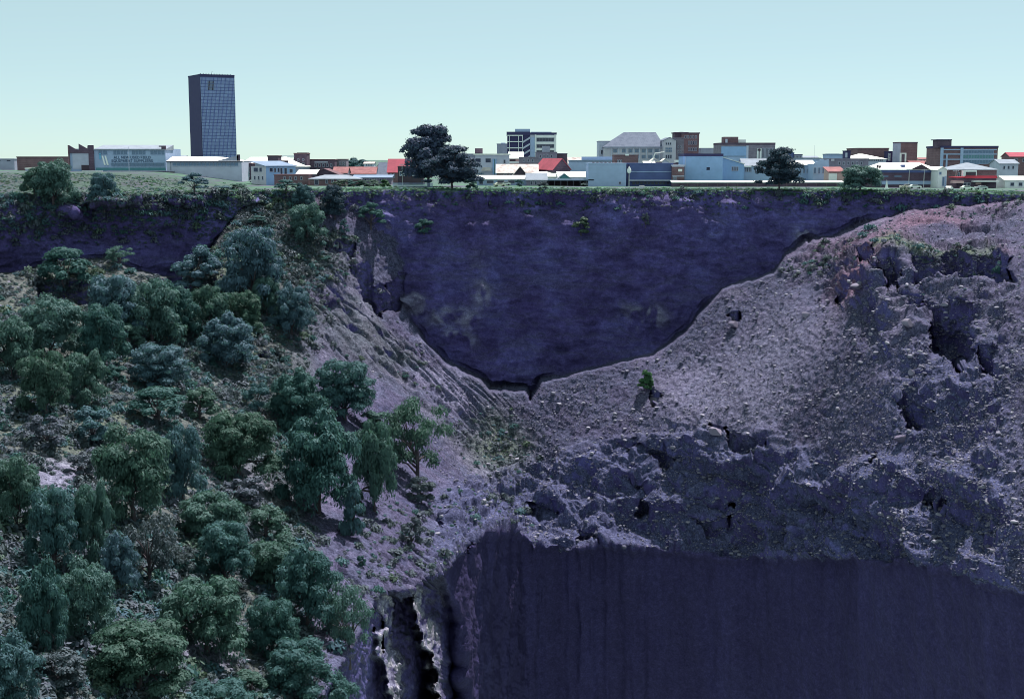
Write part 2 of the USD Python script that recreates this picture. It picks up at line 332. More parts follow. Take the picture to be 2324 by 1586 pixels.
zone2 = np.stack([np.clip(pale, 0, 1), blue, np.clip(soil, 0, 1)], -1)
Nf = normals_of(P)
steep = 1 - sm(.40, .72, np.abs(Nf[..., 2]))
low_wall = gaussian_filter((V < vb[None] + 3 * sm(960, 1100, U) * sm(1900, 1700, U)).astype(np.float32), 3.0)
zone = np.stack([np.clip(grassy + .28 * spur * sm(-.05, .15, patch) + leftside * (0.05 + 0.5 * sm(.0, .2, patch)), 0, 1),
                 np.clip(right_rock * sm(-.05, .25, nz(30, 3, 34)) * .75 * sm(780, 640, V) + sm(0.06, 0.0, tt) * .2, 0, 1),
                 np.clip(np.maximum(np.maximum(np.clip(2.2 * is_wall - 1.2, 0, 1) * (1 - crest) * np.maximum(steep, .7), 0 * low_wall), .9 * (1 - sm(.10, .34, np.abs(gaussian_filter(Nf[..., 2], .8)))) * (1 - .8 * flute * (drop < 0))) + is_pipe, 0, 1)], -1)  # steep faces off the wall take its dark colour too: shade painted in
# ------------------------------------------------------------------ rock look
rock = M("rock_look", {
    "geo": ("geometry", {}), "zone": ("attribute", {"attribute": "zone"}), "sep": ("separate_color", {}), "wz": ("attribute", {"attribute": "white_rock"}), "wr": ("mix_color", {"blend_type": "mix", "b": (0.29, 0.28, 0.34)}), "deepz": ("attribute", {"attribute": "pipe"}), "zone2": ("attribute", {"attribute": "zone2"}), "sep2": ("separate_color", {}),
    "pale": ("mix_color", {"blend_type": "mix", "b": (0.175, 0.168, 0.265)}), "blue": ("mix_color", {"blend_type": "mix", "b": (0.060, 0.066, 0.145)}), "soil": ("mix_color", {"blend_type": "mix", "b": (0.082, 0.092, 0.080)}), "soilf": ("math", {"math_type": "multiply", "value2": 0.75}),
    "n1": ("noise_texture", {"scale": 0.055, "detail": 6.0, "roughness": 0.6}),
    "n2": ("noise_texture", {"scale": 0.75, "detail": 5.0, "roughness": 0.7}),
    "n3": ("noise_texture", {"scale": 2.2, "detail": 3.0, "roughness": 0.7}),
    "base": ("rgb_ramp", {"ramp": [(0.30, (0.036, 0.040, 0.092)), (0.43, (0.062, 0.056, 0.112)), (0.51, (0.063, 0.066, 0.125)), (0.60, (0.082, 0.074, 0.140)), (0.72, (0.118, 0.112, 0.175))]}),
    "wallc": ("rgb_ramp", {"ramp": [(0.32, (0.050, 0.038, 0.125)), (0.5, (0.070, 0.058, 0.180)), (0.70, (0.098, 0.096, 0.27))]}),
    "fine": ("rgb_ramp", {"ramp": [(0.32, (0.42, 0.42, 0.48)), (0.52, (1.0, 1.0, 1.0)), (0.68, (1.7, 1.66, 1.58))]}),
    "fine2": ("rgb_ramp", {"ramp": [(0.36, (0.5, 0.5, 0.55)), (0.5, (1, 1, 1)), (0.64, (1.7, 1.66, 1.58))]}),
    "green": ("mix_color", {"blend_type": "mix", "b": (0.090, 0.118, 0.080)}),
    "red": ("mix_color", {"blend_type": "mix", "b": (0.155, 0.080, 0.125)}),
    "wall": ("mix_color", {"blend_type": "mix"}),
    "mp": ("mapping", {"scale": (0.10, 0.10, 0.30)}), "ns": ("noise_texture", {"scale": 1.0, "detail": 6.0, "roughness": 0.62, "distortion": 0.4}), "strata": ("rgb_ramp", {"ramp": [(0.34, (0.66, 0.65, 0.70)), (0.5, (0.95, 0.95, 0.97)), (0.66, (1.22, 1.26, 1.32))]}),
    "ms": ("mix_color", {"blend_type": "multiply"}), "nodeep": ("math", {"math_type": "multiply_add", "value2": -1.0, "value3": 1.0}), "wallonly": ("math", {"math_type": "multiply"}),
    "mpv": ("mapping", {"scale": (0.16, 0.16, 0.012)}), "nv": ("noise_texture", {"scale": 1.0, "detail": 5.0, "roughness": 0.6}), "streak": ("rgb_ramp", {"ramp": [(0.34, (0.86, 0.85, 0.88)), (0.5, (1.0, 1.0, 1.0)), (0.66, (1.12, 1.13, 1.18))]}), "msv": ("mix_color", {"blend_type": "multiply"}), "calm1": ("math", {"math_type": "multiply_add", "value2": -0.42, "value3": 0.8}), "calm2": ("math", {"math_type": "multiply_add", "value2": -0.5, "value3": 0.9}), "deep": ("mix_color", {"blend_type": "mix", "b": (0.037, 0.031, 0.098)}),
    "m1": ("mix_color", {"blend_type": "multiply", "fac": 0.8}), "m2": ("mix_color", {"blend_type": "multiply", "fac": 0.9}),
    "b": ("bump", {"strength": 0.9, "distance": 0.35}),
    "p": ("principled_bsdf", {"roughness": 0.92, "specular_ior_level": 0.15})},
    [("geo.position", "n1.vector"), ("geo.position", "n2.vector"), ("geo.position", "n3.vector"), ("zone.color", "sep.color"),
     ("n1.fac", "base.fac"), ("n1.fac", "wallc.fac"), ("base.color", "blue.a"), ("zone2.color", "sep2.color"), ("sep2.r", "pale.fac"), ("deep.result", "pale.a"), ("sep2.g", "blue.fac"), ("blue.result", "soil.a"), ("sep2.b", "soilf.value1"), ("soilf.value", "soil.fac"), ("soil.result", "red.a"), ("sep.g", "red.fac"), ("red.result", "green.a"), ("sep.r", "green.fac"),
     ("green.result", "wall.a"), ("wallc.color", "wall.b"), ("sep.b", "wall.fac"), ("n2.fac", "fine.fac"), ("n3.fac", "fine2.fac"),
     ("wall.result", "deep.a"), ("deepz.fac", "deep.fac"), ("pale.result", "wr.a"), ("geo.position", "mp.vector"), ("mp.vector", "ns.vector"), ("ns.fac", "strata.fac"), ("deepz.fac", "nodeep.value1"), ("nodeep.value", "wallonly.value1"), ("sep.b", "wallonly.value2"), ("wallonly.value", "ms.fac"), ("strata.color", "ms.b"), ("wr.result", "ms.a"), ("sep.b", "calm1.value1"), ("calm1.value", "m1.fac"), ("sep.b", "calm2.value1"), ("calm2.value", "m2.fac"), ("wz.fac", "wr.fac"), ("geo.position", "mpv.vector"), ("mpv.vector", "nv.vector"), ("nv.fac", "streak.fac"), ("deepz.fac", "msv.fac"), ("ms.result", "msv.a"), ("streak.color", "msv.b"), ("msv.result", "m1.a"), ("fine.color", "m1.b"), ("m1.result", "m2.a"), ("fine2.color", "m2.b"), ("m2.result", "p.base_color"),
     ("n2.fac", "b.height"), ("b.normal", "p.normal")])
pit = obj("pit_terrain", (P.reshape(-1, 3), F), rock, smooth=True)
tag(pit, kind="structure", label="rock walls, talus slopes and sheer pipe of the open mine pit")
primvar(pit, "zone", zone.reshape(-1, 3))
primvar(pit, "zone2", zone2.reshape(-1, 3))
primvar(pit, "white_rock", np.repeat((np.clip(1.5 * (strip_r + strip_l) - .5, 0, 1) * sm(-.05, .05, nz(2.6, 3, 35))).reshape(-1, 1), 3, 1))
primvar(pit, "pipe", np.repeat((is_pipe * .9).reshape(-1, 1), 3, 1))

# the town's plain, from the rim out to the horizon, with the pit's near side left open under the viewer
near_t = np.linspace(0, 1, 60)[1:-1]
a1 = math.atan2(rx[-1], ry[-1]); a0 = math.atan2(rx[0], ry[0])
# rim goes on round the viewer's side: from the right end of the surveyed rim behind the viewer to the left end
ang = np.linspace(a1, a0 + 2 * math.pi, 60)[1:-1]
r_end, r_beg = math.hypot(rx[-1], ry[-1]), math.hypot(rx[0], ry[0])
rr = np.interp(ang, [a1, 1.35, 2.2, math.pi, 2 * math.pi - 2.2, 2 * math.pi - 1.35, a0 + 2 * math.pi], [r_end, 120, 22, 8, 22, 120, r_beg])
ring = np.vstack([np.stack([rx, ry], -1), np.stack([rr * np.sin(ang), rr * np.cos(ang)], -1)])
ring_z = np.concatenate([rz, np.full(len(ang), -0.2)])
cen = np.array([0.0, 215.0])
outv = ring - cen
outd = outv / np.linalg.norm(outv, axis=1, keepdims=True)
offs = [0, 0.6, 1.5, 3, 5, 8, 12, 17, 23, 31, 42, 56, 75, 100, 140, 200, 300, 480, 800, 1500, 3000, 7000]
rows = []
for o in offs:
    xy = ring + outd * o
    if o >= 200:   # relax to a circle so that rows never cross
        rad = np.linalg.norm(ring - cen, axis=1) + o
        xy = cen + outd * rad[:, None]
    z = plain_z(xy[:, 0], xy[:, 1])
    if o == 0:
        z = ring_z
    elif o < 9:
        z = z + 0.9 * (meshkit.fbm(np.stack([xy[:, 0] / 3, xy[:, 1] / 3, 0 * z], -1), 3, 71) - .45) * sm(0, 2, o) * sm(9, 4, o)
    rows.append(np.stack([xy[:, 0], xy[:, 1], z], -1))
G = np.stack(rows)
gh, gw = G.shape[:2]
gi = np.arange(gh * gw).reshape(gh, gw)
gn = np.roll(gi, -1, axis=1)
GF = np.stack([gi[:-1], gi[1:], gn[1:], gn[:-1]], -1).reshape(-1, 4)
bank = sm(-70, -120, G[..., 0]) * sm(330, 380, G[..., 1]) * sm(560, 470, G[..., 1])
ground_m = M("ground_look", {
    "bk": ("attribute", {"attribute": "bank"}), "bkf": ("math", {"math_type": "multiply", "value2": 0.72}), "bm": ("mix_color", {"blend_type": "mix", "b": (0.052, 0.062, 0.068)}),
    "geo": ("geometry", {}), "n1": ("noise_texture", {"scale": 0.07, "detail": 6.0, "roughness": 0.7}), "n2": ("noise_texture", {"scale": 0.6, "detail": 5.0, "roughness": 0.7}),
    "c": ("rgb_ramp", {"ramp": [(0.36, (0.11, 0.095, 0.155)), (0.45, (0.085, 0.10, 0.125)), (0.54, (0.075, 0.155, 0.105)), (0.64, (0.085, 0.185, 0.115)), (0.74, (0.13, 0.135, 0.14))]}),
    "d": ("rgb_ramp", {"ramp": [(0.3, (0.6, 0.6, 0.62)), (0.5, (1, 1, 1)), (0.7, (1.5, 1.45, 1.4))]}),
    "m": ("mix_color", {"blend_type": "multiply", "fac": 0.9}), "p": ("principled_bsdf", {"roughness": 0.95, "specular_ior_level": 0.1})},
    [("geo.position", "n1.vector"), ("geo.position", "n2.vector"), ("n1.fac", "c.fac"), ("n2.fac", "d.fac"), ("bk.fac", "bkf.value1"), ("bkf.value", "bm.fac"), ("c.color", "bm.a"), ("bm.result", "m.a"), ("d.color", "m.b"), ("m.result", "p.base_color")])
gp = obj("ground", (G.reshape(-1, 3), GF), ground_m, smooth=True)
primvar(gp, "bank", np.repeat(bank.reshape(-1, 1), 3, 1))
tag(gp, kind="structure", label="grassy plain of the town round the rim of the pit")
# ------------------------------------------------------------------ mesh makers
def box(x0, x1, y0, y1, z0, z1):
    v = np.array([[x0, y0, z0], [x1, y0, z0], [x1, y1, z0], [x0, y1, z0], [x0, y0, z1], [x1, y0, z1], [x1, y1, z1], [x0, y1, z1]], float)
    f = np.array([[0, 3, 2], [0, 2, 1], [4, 5, 6], [4, 6, 7], [0, 1, 5], [0, 5, 4], [1, 2, 6], [1, 6, 5], [2, 3, 7], [2, 7, 6], [3, 0, 4], [3, 4, 7]])
    return v, f

def cat(parts):
    V_, F_, n = [], [], 0
    for v, f in parts:
        V_.append(v); F_.append(f + n); n += len(v)
    return np.vstack(V_), np.vstack(F_)

def tube(pts, rad, sides=7, cap=True):
    pts = np.asarray(pts, float); rad = np.broadcast_to(np.asarray(rad, float), len(pts))
    vs = []
    for i, p in enumerate(pts):
        t = pts[min(i + 1, len(pts) - 1)] - pts[max(i - 1, 0)]
        t = t / (np.linalg.norm(t) + 1e-9)
        a = np.cross(t, [0.31, 0.95, 0.1]); a /= np.linalg.norm(a) + 1e-9
        b = np.cross(t, a)
        th = np.arange(sides) / sides * 2 * np.pi
        vs.append(p + rad[i] * (np.cos(th)[:, None] * a + np.sin(th)[:, None] * b))
    v = np.vstack(vs); f = []
    for i in range(len(pts) - 1):
        for j in range(sides):
            a0, a1 = i * sides + j, i * sides + (j + 1) % sides
            f += [[a0, a1, a1 + sides], [a0, a1 + sides, a0 + sides]]
    if cap:
        n = len(v); v = np.vstack([v, pts[:1], pts[-1:]])
        k0 = (len(pts) - 1) * sides
        for j in range(sides):
            f += [[(j + 1) % sides, j, n], [k0 + j, k0 + (j + 1) % sides, n + 1]]
    return v, np.array(f)

def quads_at(c, nrm, up, w, h):
    """one leaf card per row"""
    nrm = nrm / np.linalg.norm(nrm, axis=1, keepdims=True)
    a = np.cross(up, nrm); a /= np.linalg.norm(a, axis=1, keepdims=True) + 1e-9
    b = np.cross(nrm, a)
    a, b = a * w[:, None] / 2, b * h[:, None] / 2
    v = np.stack([c - a * .5 - b, c + a * .5 - b, c + a * 1.0 + b * .35, c + b, c - a * 1.0 + b * .35], 1)
    n = len(c); base = np.arange(n)[:, None] * 5
    f = np.concatenate([base + np.array([[0, 1, 2]]), base + np.array([[0, 2, 4]]), base + np.array([[4, 2, 3]])], 0)
    return v.reshape(-1, 3), f

# ------------------------------------------------------------------ plants
def leaf_look(name, lo, hi, trans):
    return M(name, {
        "geo": ("geometry", {}), "info": ("object_info", {}),
        "ramp": ("rgb_ramp", {"ramp": [(0.0, lo), (0.55, tuple((a + b) / 2 for a, b in zip(lo, hi))), (1.0, hi)]}),
        "h": ("hsv", {"saturation": 1.0}), "mr": ("map_range", {"from_min": 0.0, "from_max": 1.0, "to_min": 0.72, "to_max": 1.28}),
        "mh": ("map_range", {"from_min": 0.0, "from_max": 1.0, "to_min": 0.455, "to_max": 0.53}),
        "d": ("principled_bsdf", {"roughness": 0.62, "specular_ior_level": 0.12}), "t": ("translucent_bsdf", {"color": trans}), "p": ("mix_closure", {"fac": 0.15})},
        [("geo.random_per_island", "ramp.fac"), ("ramp.color", "h.color"), ("info.random", "mr.value"), ("mr.result", "h.value"), ("info.random", "mh.value"), ("mh.result", "h.hue"),
         ("h.color", "d.base_color"), ("d.BSDF", "p.closure1"), ("t.BSDF", "p.closure2")], surface="p.closure")
LEAF = {"olive": leaf_look("olive_leaf", (0.072, 0.132, 0.130), (0.255, 0.450, 0.325), (0.15, 0.34, 0.23)), "pepper": leaf_look("pepper_leaf", (0.062, 0.120, 0.150), (0.240, 0.440, 0.370), (0.14, 0.33, 0.26)),
        "dark": leaf_look("gum_leaf", (0.045, 0.065, 0.115), (0.11, 0.16, 0.20), (0.06, 0.12, 0.12)),
        "grey": leaf_look("grey_leaf", (0.085, 0.105, 0.135), (0.16, 0.195, 0.195), (0.11, 0.15, 0.13)),
        "bright": leaf_look("bright_leaf", (0.06, 0.14, 0.085), (0.16, 0.33, 0.17), (0.1, 0.25, 0.1)),
        "pale": leaf_look("pale_leaf", (0.10, 0.15, 0.13), (0.21, 0.27, 0.19), (0.12, 0.18, 0.10))}
bark = M("bark_look", {"n": ("noise_texture", {"scale": 6.0, "detail": 3.0}), "c": ("rgb_ramp", {"ramp": [(0.3, (0.05, 0.04, 0.055)), (0.7, (0.12, 0.10, 0.11))]}), "p": ("principled_bsdf", {"roughness": 0.9, "specular_ior_level": 0.1})},
         [("n.fac", "c.fac"), ("c.color", "p.base_color")])

def crown_points(rng, kind):
    """lobes of a crown of unit height and width: centre, radius"""
    L = []
    if kind == "pepper":
        n = 30
        for i in range(n):
            ph = i * 2.39996 + rng.uniform(-.5, .5)
            t = (i + .5) / n
            z = .14 + .72 * t ** .8 + rng.uniform(-.06, .06)
            r = .44 * math.sqrt(max(0.02, 1 - ((z - .36) / .58) ** 2)) * rng.uniform(.62, 1.08)
            L.append((r * math.cos(ph), r * math.sin(ph), z, rng.uniform(.085, .165)))
        for i in range(5):
            L.append((rng.uniform(-.2, .2), rng.uniform(-.2, .2), rng.uniform(.3, .65), .15))
    elif kind == "gum":
        for i in range(84):
            ph = rng.uniform(0, 2 * math.pi); z = rng.uniform(.16, .93)
            r = rng.uniform(.05, .46) * (1 - .75 * max(0, z - .62) / .38)
            L.append((r * math.cos(ph), r * math.sin(ph), z, rng.uniform(.085, .15)))
        for i in range(4):
            L.append((rng.uniform(-.3, .3), rng.uniform(-.2, .2), rng.uniform(.86, .95), .06))
    elif kind == "thorn":
        for i in range(26):
            ph = rng.uniform(0, 2 * math.pi); r = .42 * math.sqrt(rng.uniform(0, 1))
            L.append((r * math.cos(ph), r * math.sin(ph), .83 - .55 * (r / .42) ** 2 * rng.uniform(.6, 1) + rng.uniform(-.05, .05), rng.uniform(.08, .13)))
    elif kind == "bush":
        for i in range(20):
            ph = rng.uniform(0, 2 * math.pi); z = rng.uniform(.12, .85)
            r = .36 * math.sqrt(max(.03, 1 - ((z - .35) / .6) ** 2)) * rng.uniform(.6, 1.05)
            L.append((r * math.cos(ph), r * math.sin(ph), z, rng.uniform(.11, .17)))
    elif kind == "airy":
        for i in range(34):
            ph = rng.uniform(0, 2 * math.pi); z = rng.uniform(.30, .92)
            r = .44 * math.sqrt(max(.05, 1 - ((z - .55) / .45) ** 2)) * rng.uniform(.5, 1.1)
            L.append((r * math.cos(ph), r * math.sin(ph), z, rng.uniform(.07, .12)))
    elif kind == "cone":
        for i in range(34):
            z = rng.uniform(.06, .92); ph = rng.uniform(0, 2 * math.pi)
            r = .40 * (1 - z) ** .62 * rng.uniform(.6, 1)
            L.append((r * math.cos(ph), r * math.sin(ph), z, .09 + .06 * (1 - z)))
    return L

def make_plant(name, kind, seed, leaf, cards, size, bare=False):
    """a plant of unit height and width in a class of its own"""
    rng = np.random.default_rng(seed)
    path = "/World/Looks/" + name
    stage.CreateClassPrim(path)
    L = crown_points(rng, kind)
    tot = sum(r ** 2 for *_, r in L)
    C_, Nn, W_, H_ = [], [], [], []
    for x, y, z, r in L:
        n = max(8, int(cards * r * r / tot))
        d = rng.normal(size=(n, 3)); d /= np.linalg.norm(d, axis=1, keepdims=True)
        d[:, 2] = np.where(d[:, 2] < -.25, -d[:, 2] * .8, d[:, 2])
        rad = r * rng.uniform(.5, 1.08, n) ** (.5)
        sq = np.array([1, 1, .85])
        sq = sq * rng.uniform(.72, 1.3, 3) * [1, 1, .9]
        rad = rad * (.62 + .78 * meshkit.noise(d * 2.3 + rng.uniform(0, 50, 3), seed)) + (rng.random(n) < .08) * rng.random(n) * .04
        c = np.array([x, y, z]) + d * rad[:, None] * sq
        if kind == "pepper":
            hang = (rng.random(n) < .22) * rng.random(n) ** 1.5 * r * 1.2
            c[:, 2] -= hang
        if kind == "airy":
            c += rng.normal(size=(n, 3)) * .025
        c[:, 2] = np.maximum(c[:, 2], .02)
        out = d * [1, 1, 1.15] + .32 * rng.normal(size=(n, 3))
        C_.append(c); Nn.append(out); s = size * rng.uniform(.6, 1.35, n)
        W_.append(s * (.62 if kind in ("pepper", "airy") else .85)); H_.append(s * (1.25 if kind in ("pepper", "airy") else 1.0))
    C_, Nn, W_, H_ = np.vstack(C_), np.vstack(Nn), np.concatenate(W_), np.concatenate(H_)
    upv = np.tile([0.0, 0, 1], (len(C_), 1)) + .35 * rng.normal(size=(len(C_), 3))
    obj("crown", quads_at(C_, Nn, upv, W_, H_), LEAF[leaf], path)
    tr = .028 if kind != "gum" else .02
    tubes = [tube([[0, 0, -.06], [.01, .01, .1], [.015 * rng.normal(), .015 * rng.normal(), .34], [0, 0, .55 if kind in ("gum", "airy") else .48]], [tr * 1.35, tr, tr * .8, tr * .45], 8)]
    for x, y, z, r in L[:: (2 if kind in ("airy", "gum") else 3)]:
        z0 = rng.uniform(.14, .36); k = rng.uniform(.4, .6)
        tubes.append(tube([[0, 0, z0], [x * k + .02 * rng.normal(), y * k + .02 * rng.normal(), z0 + (z - z0) * .5 + .03], [x, y, z]], [tr * .55, tr * .36, tr * .12], 5))
    obj("trunk", cat(tubes), bark, path)
    return path

PLANT = {}
for i in range(4):
    PLANT[f"pepper{i}"] = make_plant(f"pepper_tree_form_{i}", "pepper", 100 + i, "olive" if i % 2 else "pepper", 24000, .030)
for i in range(2):
    PLANT[f"gum{i}"] = make_plant(f"gum_tree_form_{i}", "gum", 200 + i, "dark", 26000, .032)
    PLANT[f"thorn{i}"] = make_plant(f"thorn_tree_form_{i}", "thorn", 300 + i, "pepper", 11000, .034)
    PLANT[f"bush{i}"] = make_plant(f"bush_form_{i}", "bush", 400 + i, "olive" if i else "pepper", 7000, .044)
    PLANT[f"greybush{i}"] = make_plant(f"grey_bush_form_{i}", "bush", 450 + i, "grey", 5000, .044)
PLANT["airy0"] = make_plant("airy_tree_form", "airy", 500, "olive", 6500, .030)
PLANT["dry0"] = make_plant("dry_tree_form", "airy", 510, "grey", 4600, .036)
PLANT["cone1"] = make_plant("sapling_form", "cone", 521, "pepper", 5000, .05)
PLANT["cone0"] = make_plant("cone_bush_form", "cone", 520, "bright", 2200, .085)
PLANT["pale0"] = make_plant("pale_bush_form", "bush", 530, "pale", 1500, .085)

# picture position of the finished rock, to stand things on it
PJU, PJV = project(P)
def ground_at(u, v):
    """the visible spot of rock or plain at a picture point"""
    i = int(np.clip(round((u - us[0]) / 2.6), 0, len(us) - 1))
    col = PJV[:, i]
    if v <= col[0] + .5:
        Y_ = 460.0
        d = ray_dir(u, v)
        for _ in range(40):
            z = float(plain_z(np.array([d[0] * Y_]), np.array([Y_]))[0])
            Y_ = min(max((z - CAM_Z) / min(d[2], -1e-3), ry[i] + 2), 1500)
        return np.array([d[0] * Y_, Y_, float(plain_z(np.array([d[0] * Y_]), np.array([Y_]))[0])])
    j = np.where((col[:-1] <= v) & (col[1:] > v))[0]
    j = j[np.argmin(P[j, i, 1])] if len(j) else int(np.argmin(abs(col - v)))
    return P[j, i].copy()

rngp = random.Random(7)
def plant(form, name, label, u, foot, w, h, group=None, cat_="tree", lean=None):
    p = ground_at(u, foot)
    s = p[1] / FF * 1.01
    copy_of(PLANT[form], name, label, cat_, p - [0, 0, .15], rngp.uniform(0, 360), (w * s * 1.12, w * s * 1.12, h * s * 1.04), group)
